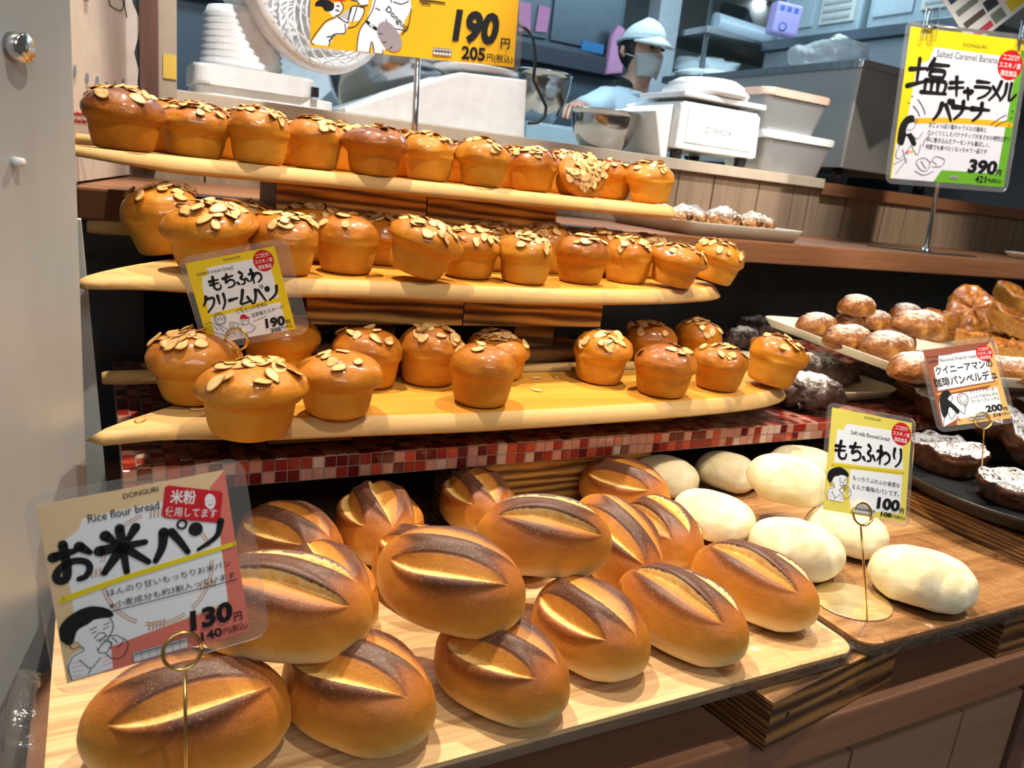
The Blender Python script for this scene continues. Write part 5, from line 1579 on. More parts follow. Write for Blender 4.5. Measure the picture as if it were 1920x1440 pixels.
plate('serving_tray', 'cream tray on the mosaic table holding dark chocolate breads', 1.140, 1.120, TZ + 0.0035, 0.42, 0.42, 0.020, 'cream_tray', 0)
CH = [torpedo('chocolate_bread', 41, 0.066, 0.038, 0.050, MAT['choc'], 0.006), torpedo('chocolate_bread', 42, 0.062, 0.040, 0.052, MAT['choc'], 0.007)]
CB = bpy.data.objects.new('chocolate_bread', CH[0])
GC = 'sugar dusted chocolate breads'
for (px, py, z, yaw, v, s, lb, lift) in [(1418, 612, 1.085, -20, 0, 1.05, 'sugar dusted chocolate bread at the very back of the low cream tray', 0), (1392, 634, 1.08, 10, 1, 0.9, 'chocolate bread peeking out behind the last bun of the lowest board', 0),
                                         (1535, 690, 1.085, -62, 0, 1.12, 'dark cracked chocolate bread beside the edge of the raised pastry tray', 0), (1478, 672, 1.08, -50, 1, 0.95, 'chocolate bread between the last bun and the cracked chocolate bread', 0),
                                         (1512, 735, 1.082, -30, 1, 1.05, 'heavily sugared chocolate bread at the front of the low cream tray', 0)]:
    p = at(px, py, z=z - 0.030); place(CB, CH[v], lb, 'bread', GC, (p.x, p.y, TZ + 0.0075 + lift), yaw, 0, 0, s * 1.05)

block('scorched wood block on the mosaic table under the raised pastry tray', 1.362, 1.52, 0.76, 0.95, TZ + 0.0035, 1.0995)
block('scorched wood block on the mosaic table under the right half of the raised tray', 1.62, 1.86, 0.72, 0.95, TZ + 0.0035, 1.0995)
ry = -14
P2 = Matrix.Rotation(math.radians(ry), 3, 'Z')
c2 = Vector((1.157, 0.765, 0)) + P2 @ Vector((0.44, 0.25, 0))
plate('serving_tray', 'raised cream tray full of sugar dusted golden pastries', c2.x, c2.y, 1.1000, 0.88, 0.50, 0.019, 'cream_tray', ry, 0.04)
DU = [torpedo('dusted_bread', 51, 0.060, 0.036, 0.046, MAT['dusted'], 0.003), torpedo('dusted_bread', 52, 0.064, 0.038, 0.048, MAT['dusted'], 0.004), torpedo('dusted_bread', 53, 0.058, 0.037, 0.046, MAT['dusted'], 0.004)]
DB = bpy.data.objects.new('dusted_bread', DU[0])
GD = 'sugar dusted golden breads'
for (px, py, z, yaw, v, s, lb) in [(1532, 607, 1.126, 8, 0, 0.98, 'dusted bread at the left back corner of the raised tray'), (1590, 634, 1.126, 4, 1, 1.0, 'dusted bread at the left edge of the raised tray, second in line'),
                                   (1665, 652, 1.126, 0, 2, 1.12, 'dark crusted dusted bread at the left edge of the raised tray'), (1712, 690, 1.124, 16, 0, 1.0, 'golden dusted bread nearest the coffee toast card'),
                                   (1640, 598, 1.130, 6, 1, 0.95, 'flat dusted bread in the middle row under the topmost one'), (1700, 585, 1.150, 10, 2, 0.9, 'dusted bread at the back of the raised tray'),
                                   (1608, 573, 1.164, 12, 2, 0.98, 'topmost dusted bread stacked at the back of the raised tray'), (1722, 612, 1.158, -2, 1, 1.12, 'long dusted bread stacked on top at the centre of the raised tray')]:
    p = at(px, py, z=z); place(DB, DU[v], lb, 'bread', GD, (p.x, p.y, 1.1045 if z < 1.14 else z - 0.0215), yaw, 0, 0, s)
place(DB, DU[2], 'dusted bread under the topmost dusted one on the raised tray', 'bread', GD, (1.445, 1.150, 1.1045), 30, 0, 0, 0.86)
place(DB, DU[0], 'dusted bread under the long stacked one on the raised tray', 'bread', GD, (1.405, 0.985, 1.1045), 20, 0, 0, 0.72)
place(DB, DU[1], 'dusted bread under the last one at the back of the raised tray', 'bread', GD, (1.65, 1.165, 1.1045), 5, 0, 0, 0.60)


def disc_pastry(label, loc, r, h, yaw, pitch, roll, top, side, seed, group, name='caramel_pastry'):
    """round laminated pastry with a glazed face"""
    NS, NP = 26, 56; P = np.zeros((NS, NP, 3)); dust = np.zeros((NS, NP))
    prof = [(0, 0), (0.72, 0), (0.80, 0.02), (0.90, 0.30), (0.97, 0.62), (1.0, 0.84), (0.985, 0.95), (0.93, 1.0), (0.6, 1.02), (0.3, 0.98), (0, 0.97)]
    pr = np.array(prof); d = np.r_[0, np.cumsum(np.hypot(*np.diff(pr, axis=0).T))]; s = np.linspace(0, d[-1], NS)
    R, Z = np.interp(s, d, pr[:, 0]), np.interp(s, d, pr[:, 1])
    for i in range(NS):
        for k in range(NP):
            t = 2 * PI * k / NP; n_ = fbm(math.cos(t) * 2 + seed, math.sin(t) * 2, Z[i] * 2, 1.0, 3)
            rr = R[i] * r * (1 + 0.10 * n_ + 0.03 * math.cos(3 * t + seed))
            P[i, k] = (rr * math.cos(t), rr * math.sin(t), max(0, Z[i] * h * (1 + 0.25 * n_ * (Z[i] > 0.5))))
            dust[i, k] = 1.0 if Z[i] > 0.9 else 0.0
    me = grid_mesh('crust', P, {'dust': dust})
    me.materials.append(MAT[side]); me.materials.append(MAT[top])
    for p in me.polygons:
        if p.center.z > h * 0.80: p.material_index = 1
    t = thing(name, label, 'pastry', loc, (Matrix.Rotation(math.radians(yaw), 3, 'Z') @ Matrix.Rotation(math.radians(pitch), 3, 'Y') @ Matrix.Rotation(math.radians(roll), 3, 'X')).to_euler(), group)
    o = bpy.data.objects.new('crust', me); COL.objects.link(o); o.parent = t
    return t


GK = 'caramel glazed pastries'
def dp(label, px, py, z, *a, **k):
    p = at(px, py, z=z); return disc_pastry(label, (p.x, p.y, p.z), *a, **k)
dp('round caramel glazed pastry propped up with its shiny face to the front', 1812, 585, 1.165, 0.055, 0.032, -35, 0, 66, 'caramel', 'pastry_side', 1, GK)
dp('thick caramel pastry leaning at the right behind the others', 1900, 575, 1.185, 0.062, 0.040, -20, 14, 16, 'caramel', 'pastry_side', 2, GK)
dp('thick caramel pastry lying in front of the propped glazed one', 1895, 624, 1.150, 0.062, 0.042, -10, 12, 14, 'caramel', 'pastry_side', 3, GK)
FL = 1.1045
p = at(1895, 624, z=1.150); disc_pastry('lowest caramel pastry under the thick one in front of the propped one', (p.x, p.y, FL), 0.050, 0.036, 0, 0, 0, 'caramel', 'pastry_side', 8, GK)
p = at(1900, 575, z=1.185); disc_pastry('lowest caramel pastry of the back stack at the right', (p.x, p.y, FL), 0.054, 0.036, 20, 0, 0, 'caramel', 'pastry_side', 9, GK)
disc_pastry('middle caramel pastry of the back stack at the right', (p.x + 0.006, p.y - 0.004, FL + 0.037), 0.052, 0.034, 50, 0, 0, 'caramel', 'pastry_side', 10, GK)
p = at(1812, 585, z=1.165); disc_pastry('caramel pastry lying under the propped glazed one', (p.x + 0.02, p.y + 0.03, FL), 0.048, 0.036, 0, 0, 0, 'caramel', 'pastry_side', 12, GK)
dp('small caramel pastry behind the propped glazed one', 1765, 592, 1.160, 0.040, 0.034, 0, 0, 0, 'caramel', 'pastry_side', 4, GK).location.z = 1.135
disc_pastry('caramel pastry under the small one behind the propped glazed pastry', (1.635, 1.065, FL), 0.036, 0.030, 0, 0, 0, 'caramel', 'pastry_side', 7, GK)
dp('small rough caramel pastry below the propped glazed one', 1822, 637, 1.126, 0.034, 0.040, 20, 0, 0, 'caramel', 'pastry_side', 5, GK).location.z = FL
dp('small rough caramel pastry right above the coffee toast card', 1890, 662, 1.126, 0.036, 0.044, 60, 0, 0, 'caramel', 'pastry_side', 6, GK).location.z = FL
p = at(1902, 697, z=1.124); place(DB, DU[1], 'dusted bread at the right border beside the coffee toast card', 'bread', GD, (p.x, p.y, 1.1045), -60, 0, 0, 0.95)

# black pan with dark caramel breads
block('dark scorched block at the right border carrying the black pan', 1.075, 1.40, 0.475, 0.70, TRZ + 0.0003, 0.9615)
pan_ = thing('round_pan', 'round black enamel pan with dark sugar dusted breads at the right border', 'pan', (1.245, 0.605, 0.962))
MB().lathe([(0, 0), (0.165, 0), (0.185, 0.008), (0.200, 0.024), (0.2045, 0.0262), (0.2045, 0.0285), (0.199, 0.0285), (0.181, 0.011), (0.163, 0.0042), (0, 0.0042)], 72).build('pan_body', MAT['dark_pan'], pan_)
MB().lathe([(0.2045, 0.0275), (0.2060, 0.0290), (0.2045, 0.0305), (0.2030, 0.0290), (0.2045, 0.0275)], 72).build('rim', MAT['dark_pan'], pan_)
GP = 'dark caramel breads in the black pan'
PF = 0.9672
for lb, px, py, z, r_, h_, yw, pt, rl, sd, zb in [
    ('dark caramel bread wedge at the back left of the black pan', 1768, 792, 1.010, 0.056, 0.050, 10, 0, 0, 11, None),
    ('dark caramel bread with ridged side at the left of the black pan', 1775, 856, 0.988, 0.060, 0.044, -10, 0, 0, 12, PF),
    ('sugared bread behind the gold wire of the coffee toast card', 1842, 800, 1.025, 0.052, 0.038, 0, 0, 16, 13, None),
    ('glossy dark caramel bread tilted toward the front in the pan', 1900, 838, 1.005, 0.060, 0.036, 15, 4, 40, 14, None),
    ('flat thickly sugared bread at the front of the black pan', 1905, 922, 0.982, 0.056, 0.034, 0, 0, 0, 15, PF),
    ('sugared bread high at the back right of the black pan', 1916, 778, 1.035, 0.052, 0.036, 0, 4, 14, 16, None)]:
    o = dp(lb, px, py, z, r_, h_, yw, pt, rl, 'brownie', 'dark_side', sd, GP, name='dark_caramel_bread')
    if zb: o.location.z = zb
# tray of danishes on the brown shelf
plate('serving_tray', 'grey tray of sugar dusted danishes on the brown shelf', 1.240, 1.430, 1.2755, 0.34, 0.31, 0.028, 'grey_tray', 0, 0.03)
DN = [torpedo('danish', 61, 0.048, 0.043, 0.050, MAT['danish'], 0.010, 2.0), torpedo('danish', 62, 0.050, 0.045, 0.054, MAT['danish'], 0.011, 2.0)]
DO = bpy.data.objects.new('danish', DN[0])
names = [('front left', 0, 0), ('front middle', 1, 0), ('front right', 2, 0), ('back left', 0, 1), ('back middle', 1, 1), ('back right', 2, 1)]
for i, (nm, a, b) in enumerate(names):
    place(DO, DN[i % 2], f'sugar dusted danish at the {nm} of the grey tray on the brown shelf', 'danish', 'danishes on the brown shelf', (1.138 + 0.101 * a, 1.372 + 0.112 * b, 1.2795), 90 + 180 * (i % 3), 0, 0, (1.05, 1.02, 1.0))
# small plate at the right border of the shelf
p = at(1925, 476, y=1.42)
plate('serving_tray', 'small cream plate at the right border of the brown shelf', p.x + 0.10, 1.42, 1.2755, 0.22, 0.16, 0.018, 'cream_tray', 0, 0.04)
place(DB, DU[1], 'brown bread on the small plate at the right border of the shelf', 'bread', GD, (p.x + 0.085, 1.42, 1.2795), 30, 0, 0, 0.9)

# hanging diamond shaped sign, top right
dm = thing('hanging_sign', 'white diamond shaped paper sign with coloured photo strips hanging at the top right', 'sign', tuple(at(1850, -30, y=1.55)), (0, 0, math.radians(-30)))
mb = MB(); q = 0.115
cols = [(236, 236, 236), (240, 215, 40), (70, 130, 60), (150, 100, 60), (216, 190, 150), (200, 60, 90), (90, 70, 66), (120, 130, 120), (40, 50, 70)]
Rm = Matrix.Rotation(math.radians(90), 4, 'X') @ Matrix.Rotation(math.radians(45), 4, 'Z')
mb.prism([(-q, -q), (q, -q), (q, q), (-q, q)], -0.001, 0.001, Rm, 0, 0)
def cell(x0, x1, y0, y1, m): mb.prism([(x0, y0), (x1, y0), (x1, y1), (x0, y1)], 0.001, 0.0016, Rm, 0, m)
for i in range(5):
    cell(-q + 0.012, -q + 0.075, -q + 0.010 + 0.040 * i, -q + 0.028 + 0.040 * i, 5 + i % 4)
    cell(-q + 0.080, -q + 0.115, -q + 0.010 + 0.040 * i, -q + 0.040 + 0.040 * i, 7 + i % 2)
    cell(-q + 0.13, -q + 0.20, -q + 0.010 + 0.040 * i, -q + 0.044 + 0.040 * i, 1 + i % 4)
mb.build('sign_sheet', [ink(c_) for c_ in cols], dm)
# ------------------------------------------------------------------ kitchen beyond the hatch
KZ = 1.447
struct(MB().bounds(-0.6, 4.6, 1.86, 4.3, 0.30, 0.34).build('floor_kitchen', plain('kitchen_floor_vinyl', (0.3, 0.3, 0.3), 0.4)))
struct(MB().bounds(-0.6, 4.6, 4.2, 4.3, 0.40, 3.1).build('wall_back', plain('kitchen_wall_paint', srgb(150, 158, 156), 0.6)))
struct(MB().bounds(4.25, 4.35, 1.8, 4.3, 0.40, 3.1).build('wall_right', plain('kitchen_side_wall', srgb(150, 158, 162), 0.5)))
struct(MB().bounds(-0.65, -0.55, 1.8, 4.3, 0.40, 3.1).build('wall_left_kitchen', plain('kitchen_left_wall', srgb(150, 170, 182), 0.5)))
struct(MB().bounds(-0.7, 4.6, 1.95, 4.3, 2.62, 2.68).build('ceiling', plain('kitchen_ceiling', srgb(190, 198, 200), 0.7)))
_c = at(1252, 60, y=3.5).x
struct(MB().bounds(_c - 0.065, _c + 0.065, 3.50, 3.60, 0.34, 2.62, 0.004).build('trim_6', plain('kitchen_column', srgb(196, 204, 212), 0.4)))

# tall dark blue grey cabinet fronts behind the baker
cab = thing('kitchen_cabinet', 'tall grey blue kitchen cabinet behind the baker in the white cap', 'cabinet', (1.6, 3.85, 0.4))
cm = plain('blue_grey_steel', (0.13, 0.17, 0.21), 0.35, 0.4)
MB().bounds(-1.3, 0.82, -0.2, 0.3, 0, 2.2).build('cabinet_body', cm, cab)
for k in range(5):
    MB().bounds(-1.28 + 0.42 * k, -0.88 + 0.42 * k, -0.215, -0.2, 1.62, 2.18, 0.004).build('door', cm, cab)
MB().bounds(-1.3, 0.82, -0.28, -0.2, 1.50, 1.58, 0.004).build('rail', plain('dark_rail', (0.05, 0.06, 0.08), 0.4), cab)
a = at(1092, 84, y=3.55); b = at(1134, 84, y=3.55)
tag(MB().bounds(a.x, b.x, 3.555, 3.565, a.z - 0.022, a.z + 0.022).build('blue_label', plain('blue_tape', (0.03, 0.22, 0.5), 0.4), recenter=True), 'blue tape label on the rail of the grey blue cabinet', 'label')
for i, (x0, x1, y0, y1, rt_, lb) in enumerate([(1003, 1030, 14, 60, 0.06, 'pink paper note hanging at the left of the grey blue cabinet'), (972, 1000, 8, 58, -0.1, 'second pink paper note near the edge of the yellow sign')]):
    a, b = at(x0, y1, y=3.628), at(x1, y0, y=3.628)
    mb = MB(); mb.prism([(-(b.x - a.x) / 2, 0), ((b.x - a.x) / 2, 0.01), ((b.x - a.x) / 2, b.z - a.z), (-(b.x - a.x) / 2, b.z - a.z)], -0.003, 0.003, Matrix.Rotation(PI / 2, 4, 'X'), 0.001)
    tag(mb.build('paper_note', plain('pink_paper', (0.72, 0.28, 0.52), 0.6), loc=((a.x + b.x) / 2, 3.629, a.z), rot=(0, rt_, 0)), lb, 'note', 'pink paper notes')
a = at(1148, 135, y=3.57)
mb = MB(); mb.prism([(-0.045, -0.02), (0.05, 0.0), (0.055, 0.14), (0.03, 0.21), (-0.01, 0.22), (-0.04, 0.16)], -0.02, 0.02, Matrix.Rotation(PI / 2, 4, 'X'), 0.012)
tag(mb.build('apron', plain('pink_cloth', (0.74, 0.36, 0.60), 0.8), loc=tuple(a)), 'pink cloth hanging behind the neck of the baker', 'cloth')

# back shelves with trays and bags, right of the column
rk = thing('storage_rack', 'steel storage rack with wrapped trays by the back wall', 'rack', (3.1, 3.55, 0.4))
for zz in (1.30, 1.52, 1.74):
    MB().bounds(-0.42, 0.75, -0.25, 0.25, zz, zz + 0.03, 0.003).build('rack_shelf', MAT['steel'], rk)
for xx, yy in ((-0.40, -0.23), (0.73, -0.23), (-0.40, 0.23), (0.73, 0.23)):
    MB().tube([(xx, yy, 0), (xx, yy, 1.95)], 0.014, 8).build('post', MAT['chrome'], rk)
MB().tube([(-0.36, -0.22, 1.80), (0.62, -0.22, 1.76)], 0.045, 16).build('film_roll', plain('blue_white_roll', (0.55, 0.66, 0.75), 0.25), rk)
def lumps(name, label, cat, loc, s, m, seed, group=None):
    NS, NP = 22, 36; P = np.zeros((NS, NP, 3))
    for i in range(NS):
        ph = PI * i / (NS - 1)
        for k in range(NP):
            t = 2 * PI * k / NP; d = Vector((math.sin(ph) * math.cos(t), math.sin(ph) * math.sin(t), math.cos(ph)))
            n_ = fbm(d.x + seed, d.y, d.z, 1.8, 4)
            q = [math.copysign(abs(c_) ** 0.7, c_) for c_ in d]
            P[i, k] = (q[0] * s[0] * (1 + .2 * n_), q[1] * s[1] * (1 + .2 * n_), max(-s[2] * 0.75, q[2] * s[2] * (1 + .35 * n_)) + s[2] * 0.75)
    o = link(name, grid_mesh(name, P), m, loc=loc)
    return tag(o, label, cat, group)
wb = plain('wrapped_dough_film', (0.72, 0.80, 0.84), 0.3)
lumps('wrapped_bag', 'white wrapped bag on the storage rack behind the scale', 'bag', (2.86, 3.5, 1.953), (0.16, 0.16, 0.06), wb, 3, 'wrapped bags on the rack')
lumps('wrapped_bag', 'white wrapped bag at the right of the storage rack', 'bag', (3.45, 3.5, 1.953), (0.20, 0.16, 0.05), wb, 9, 'wrapped bags on the rack')
for i, (px, py, y, w, lb) in enumerate([(1318, 140, 2.97, 0.26, 'low metal baking tray with a plastic cover behind the kitchen scale'), (1420, 118, 2.97, 0.26, 'metal baking tray with paper behind the plastic boxes')]):
    a = at(px, py, y=y); a.z = 1.4205 + 0.4165
    t = thing('baking_tray', lb, 'baking tray', a, (0, 0, 0.1), 'metal baking trays')
    MB().prism(rounded(-w / 2, w / 2, -0.14, 0.14, 0.03), 0, 0.026, None, 0.004).build('pan', steel('tray_steel', (0.45, 0.46, 0.46), 0.4), t)
    lumps('cover', lb, '', (0, 0, 0.024), (w * 0.46, 0.13, 0.022), wb, 20 + i).parent = t
    o = t.children[-1]
    for k_ in ('label', 'category'):
        if k_ in o: del o[k_]
cnt = thing('kitchen_workbench', 'tall steel workbench under the dark tray stand in the kitchen', 'bench', (3.10, 2.97, 0.34))
MB().bounds(-0.62, 0.62, -0.17, 0.18, 1.04, 1.08, 0.004).build('bench_top', MAT['steel'], cnt)
MB().bounds(-0.60, 0.60, -0.15, 0.17, 0.06, 1.04, 0.004).build('bench_body', MAT['steel'], cnt)
for xx, yy in ((-0.57, -0.12), (0.57, -0.12), (-0.57, 0.14), (0.57, 0.14)):
    MB().bounds(xx - 0.02, xx + 0.02, yy - 0.02, yy + 0.02, 0, 0.06).build('leg', MAT['black'], cnt)
# stand that carries the trays
sr = thing('tray_stand', 'dark tray stand under the covered baking trays', 'stand', (3.10, 2.97, 1.4205))
for zz in (0.0, 0.26, 0.40): MB().bounds(-0.58, 0.58, -0.16, 0.16, zz, zz + 0.016).build('shelf', MAT['black'], sr)
for xx in (-0.585, 0.585): MB().bounds(xx - 0.008, xx + 0.008, -0.16, 0.16, 0, 0.42).build('side', MAT['black'], sr)
# wall box, bottle, notice on the back wall
a = at(1374, 46, y=4.16)
wbx = thing('wall_box', 'dark control box on the back wall under the ceiling lamp', 'control box', (a.x, 4.198, a.z))
MB().bounds(-0.09, 0.09, -0.06, 0, -0.11, 0.11, 0.006).build('housing', plain('grey_housing', (0.16, 0.18, 0.19), 0.4), wbx)
MB().bounds(-0.05, 0.05, -0.065, -0.06, -0.09, -0.02, 0.003).build('display', MAT['black'], wbx)
a = at(1404, 46, y=4.1)
tag(MB().lathe([(0, 0), (0.035, 0), (0.037, 0.10), (0.014, 0.13), (0.014, 0.16), (0, 0.16)], 18).build('bottle', plain('blue_bottle', (0.25, 0.42, 0.55), 0.3), loc=(a.x, 4.12, a.z - 0.08)), 'blue and white bottle beside the wall control box', 'bottle')
tag(MB().bounds(a.x - 0.3, a.x + 0.25, 4.05, 4.198, a.z - 0.10, a.z - 0.0802).build('wall_shelf', MAT['steel'], recenter=True), 'small steel wall shelf carrying the blue and white bottle', 'shelf')

# ceiling lamp
a = at(1413, 3, z=2.61)
lm = thing('ceiling_lamp', 'round glowing ceiling downlight over the kitchen', 'lamp', (a.x, a.y, 2.606))
em = NT('lamp_glow'); em.set(Base_Color=(0.9, 0.95, 1, 1)); em.b.inputs['Emission Color'].default_value = (0.9, 0.97, 1, 1); em.b.inputs['Emission Strength'].default_value = 6
MB().lathe([(0, 0), (0.075, 0.0), (0.080, 0.004), (0.080, 0.014), (0, 0.014)], 32).build('diffuser', em.m, lm)
MB().lathe([(0.080, 0.0), (0.095, 0.004), (0.097, 0.014), (0.080, 0.014)], 32).build('ring', MAT['white_plastic'], lm)

ll = bpy.data.lights.new('ceiling_lamp_light', 'AREA'); ll.shape = 'DISK'; ll.size = 0.15; ll.energy = 14; ll.color = (0.8, 0.93, 1.0)
lo = bpy.data.objects.new('ceiling_lamp_light', ll); COL.objects.link(lo); lo.location = (a.x, a.y, 2.60); lo.parent = lm; lo.location = (0, 0, -0.008)

# appliances and shelf along the right kitchen side, running away from the hatch
sh = thing('hood_shelf', 'long dark steel shelf running back along the right of the kitchen', 'shelf', (3.25, 2.70, 2.10))
MB().bounds(-0.25, 0.9, -0.55, 0.55, 0.0, 0.045, 0.004).build('shelf_plate', plain('blue_grey_metal', (0.16, 0.20, 0.23), 0.3, 0.6), sh)
MB().bounds(-0.22, 0.9, -0.55, 0.55, -0.16, -0.002, 0.004).build('apron_panel', plain('grey_metal', (0.36, 0.40, 0.42), 0.35, 0.5), sh)
for y_ in (-0.5, 0.5): MB().bounds(0.6, 0.9, y_ - 0.03, y_ + 0.03, -0.165, -0.15).build('bracket', MAT['steel'], sh)
for i, (y0, y1, lb) in enumerate([(2.72, 3.22, 'pale blue appliance with a vent grille at the far end of the steel shelf'), (2.18, 2.68, 'pale blue appliance at the near end of the steel shelf, right top corner')]):
    t = thing('kitchen_appliance', lb, 'appliance', (3.4, (y0 + y1) / 2, 2.146), group='appliances on the steel shelf')
    hl = (y1 - y0) / 2
    MB().bounds(-0.34, 0.5, -hl, hl, 0, 0.42, 0.012).build('housing', plain('pale_blue_enamel', (0.36, 0.44, 0.48), 0.3), t)
    MB().bounds(-0.352, -0.34, -hl + 0.03, -0.02, 0.05, 0.38, 0.004).build('vent_panel', plain('cream_grille', (0.55, 0.58, 0.52), 0.5), t)
    for k in range(9): MB().bounds(-0.357, -0.352, -hl + 0.05, -0.04, 0.07 + 0.033 * k, 0.082 + 0.033 * k).build('slat', MAT['grey_plastic'], t)
    MB().bounds(-0.35, -0.34, 0.02, hl - 0.03, 0.05, 0.38, 0.004).build('door', plain('pale_door', (0.42, 0.50, 0.54), 0.25), t)
a = at(1470, 38, y=2.9)
pk = thing('hanging_pack', 'lilac paper pack with blue print hanging from the kitchen shelf', 'pack', a, (0.0, 0.05, -0.25))
MB().box((0, 0, 0), (0.13, 0.07, 0.135), None, 0.012).build('pack_body', plain('lilac_paper', (0.40, 0.34, 0.66), 0.5), pk)
MB().lathe([(0.014, 0.0), (0.020, 0.001), (0.020, -0.001), (0.014, 0)], 20, (-0.02, -0.036, -0.035), 0, Matrix.Rotation(PI / 2, 4, 'X')).build('printed_mark', plain('blue_print', (0.05, 0.12, 0.45), 0.5), pk)
for k in range(3): MB().bounds(-0.05 + 0.035 * k, -0.028 + 0.035 * k, -0.0365, -0.035, 0.03, 0.05).build('printed_mark', plain('blue_print', (0.08, 0.14, 0.45), 0.5), pk)
MB().tube([(0, 0, 0.067), (0.0, 0.0, 0.30)], 0.004, 8).build('hook', MAT['steel'], pk)

# ------------------------------------------------------------------ things on the hatch counter
# white circulator fan
fan = thing('circulator_fan', 'white electric circulator fan at the left of the hatch', 'fan', (0.335, 1.90, KZ), (0, 0, 0))
WP = MAT['white_plastic']
MB().prism(rounded(-0.145, 0.14, -0.09, 0.10, 0.03), 0.0, 0.022, None, 0.004).build('base_foot', WP, fan)
MB().prism(rounded(-0.150, 0.095, -0.10, 0.10, 0.03), 0.022, 0.062, None, 0.006).build('base_body', WP, fan)
MB().bounds(0.085, 0.100, -0.103, -0.085, 0.026, 0.046).build('switch', MAT['black'], fan)
mb = MB()
pr = [(0.0, 0.062)]
for k in range(9): pr += [(0.088 - 0.001 * k, 0.064 + 0.013 * k), (0.082 - 0.001 * k, 0.070 + 0.013 * k)]
pr += [(0.07, 0.185), (0.0, 0.185)]
mb.lathe(pr, 32, (-0.045, 0, 0)).build('neck', WP, fan)
ax = Vector((0.40, -1.0, 0.02)).normalized(); q = ax.to_track_quat('Z', 'Y').to_matrix().to_4x4()
hc = at(592, -32, y=1.87) - Vector((0.335, 1.90, KZ))
MB().lathe([(0.168, 0.050), (0.182, 0.046), (0.186, 0.030), (0.180, 0.0), (0.160, -0.05), (0.125, -0.10), (0.08, -0.135), (0.0, -0.15), (0.0, -0.142), (0.075, -0.128), (0.118, -0.095), (0.150, -0.048), (0.168, 0.0), (0.168, 0.050)], 64, hc, 0, q).build('housing', WP, fan)
for k in range(30):                                            # curved guard fins
    a0 = 2 * PI * k / 30; pts = []
    for j in range(9):
        r_ = 0.035 + (0.172 - 0.035) * j / 8; a_ = a0 + 0.9 * (j / 8) ** 1.4
        pts.append(hc + (q.to_3x3() @ Vector((r_ * math.cos(a_), r_ * math.sin(a_), 0.048 - 0.030 * (1 - j / 8)))))
    MB().tube(pts, 0.0024, 5).build('guard_fin', WP, fan)
for r_ in (0.036, 0.09, 0.135):
    MB().tube([hc + (q.to_3x3() @ Vector((r_ * math.cos(2 * PI * k / 40), r_ * math.sin(2 * PI * k / 40), 0.020 + 0.028 * ((r_ - .035) / .137)))) for k in range(40)], 0.0022, 5, closed=True).build('guard_ring', WP, fan)
MB().lathe([(0.0, 0.030), (0.034, 0.026), (0.036, 0.016), (0.0, 0.010)], 32, hc, 0, q).build('guard_cap', WP, fan)
for k in range(5):
    a_ = 2 * PI * k / 5; mb = MB(); P_b = []
    for r_ in (0.03, 0.08, 0.145):
        for s_ in (-1, 1):
            an = a_ + s_ * (0.30 + 1.1 * (r_ - 0.03)); P_b.append((r_ * math.cos(an), r_ * math.sin(an), -0.035 + 0.022 * s_))
    vs = [mb.bm.verts.new(hc + (q.to_3x3() @ Vector(p_))) for p_ in P_b]
    for i in (0, 2): mb.bm.faces.new((vs[i], vs[i + 1], vs[i + 3], vs[i + 2]))
    mb.build('fan_blade', plain('pale_blade', (0.7, 0.72, 0.74), 0.3), fan)
for k in range(8):
    MB().box(hc + (q.to_3x3() @ Vector((-0.168 + 0.004 * (k % 2), 0.0, -0.01 - 0.011 * k))) , (0.06, 0.10, 0.003), (0, 0, 0.8)).build('vent_slot', MAT['grey_plastic'], fan) if False else None
MB().tube([(-0.045, 0.0, 0.18), (-0.02, 0.0, 0.22), (hc - ax * 0.135)], [0.05, 0.045, 0.03], 18).build('pivot', WP, fan)


def bowl(label, c, r, h, loc_z, group='steel mixing bowls'):
    t = thing('mixing_bowl', label, 'bowl', (c[0], c[1], loc_z), group=group)
    pr = [(0, 0.0), (r * 0.45, 0.0)] + [(r * (0.45 + 0.55 * math.sin(PI / 2 * k / 10)), h * (1 - math.cos(PI / 2 * k / 10)) ** 0.9) for k in range(1, 11)]
    inn = [(x - 0.002, z + 0.0015) for x, z in pr[::-1] if x > 0.01] + [(0, 0.0018)]
    MB().lathe(pr + [(r + 0.004, h), (r + 0.004, h + 0.003), (r - 0.002, h + 0.003)] + inn, 56).build('bowl_body', MAT['bowl_steel'], t)
    return t


p = at(737, 160, y=2.24); bowl('big steel mixing bowl behind the chrome sign pole', (p.x, 2.24), 0.190, 0.20, KZ + 0.001)
p = at(1005, 160, y=2.32); bowl('steel mixing bowl held by the baker', (p.x + 0.10, 2.50), 0.115, 0.16, KZ + 0.091)
p = at(1146, 235, y=1.93); bowl('small shiny steel bowl left of the kitchen scale', (p.x - 0.012, 1.95), 0.094, 0.105, KZ + 0.001)
tag(MB().bounds(1.26, 1.48, 2.39, 2.60, KZ + 0.001, KZ + 0.090, 0.01).build('storage_box', plain('blue_plastic', (0.22, 0.35, 0.45), 0.4), recenter=True), 'blue grey plastic box under the bowl of the baker', 'box')

# white wedge shaped scale seen from behind
ws = thing('kitchen_scale', 'white wedge shaped scale with a round pan seen from behind at the hatch', 'scale', (0.72, 1.80, KZ), group='kitchen scales')
Wd = Matrix(((1, 0, 0, 0), (0, 0, 1, 0), (0, 1, 0, 0), (0, 0, 0, 1)))
MB().prism([(-0.225, -0.0), (0.228, -0.0), (0.218, 0.136), (0.045, 0.128), (-0.225, 0.012)], 0.0, 0.22, Wd, 0.005).build('housing', WP, ws)
MB().lathe([(0, 0.0), (0.07, 0.0), (0.102, 0.010), (0.106, 0.014), (0.100, 0.016), (0.07, 0.006), (0, 0.006)], 40, (0.125, 0.10, 0.137)).build('round_pan', MAT['white_plastic'], ws)
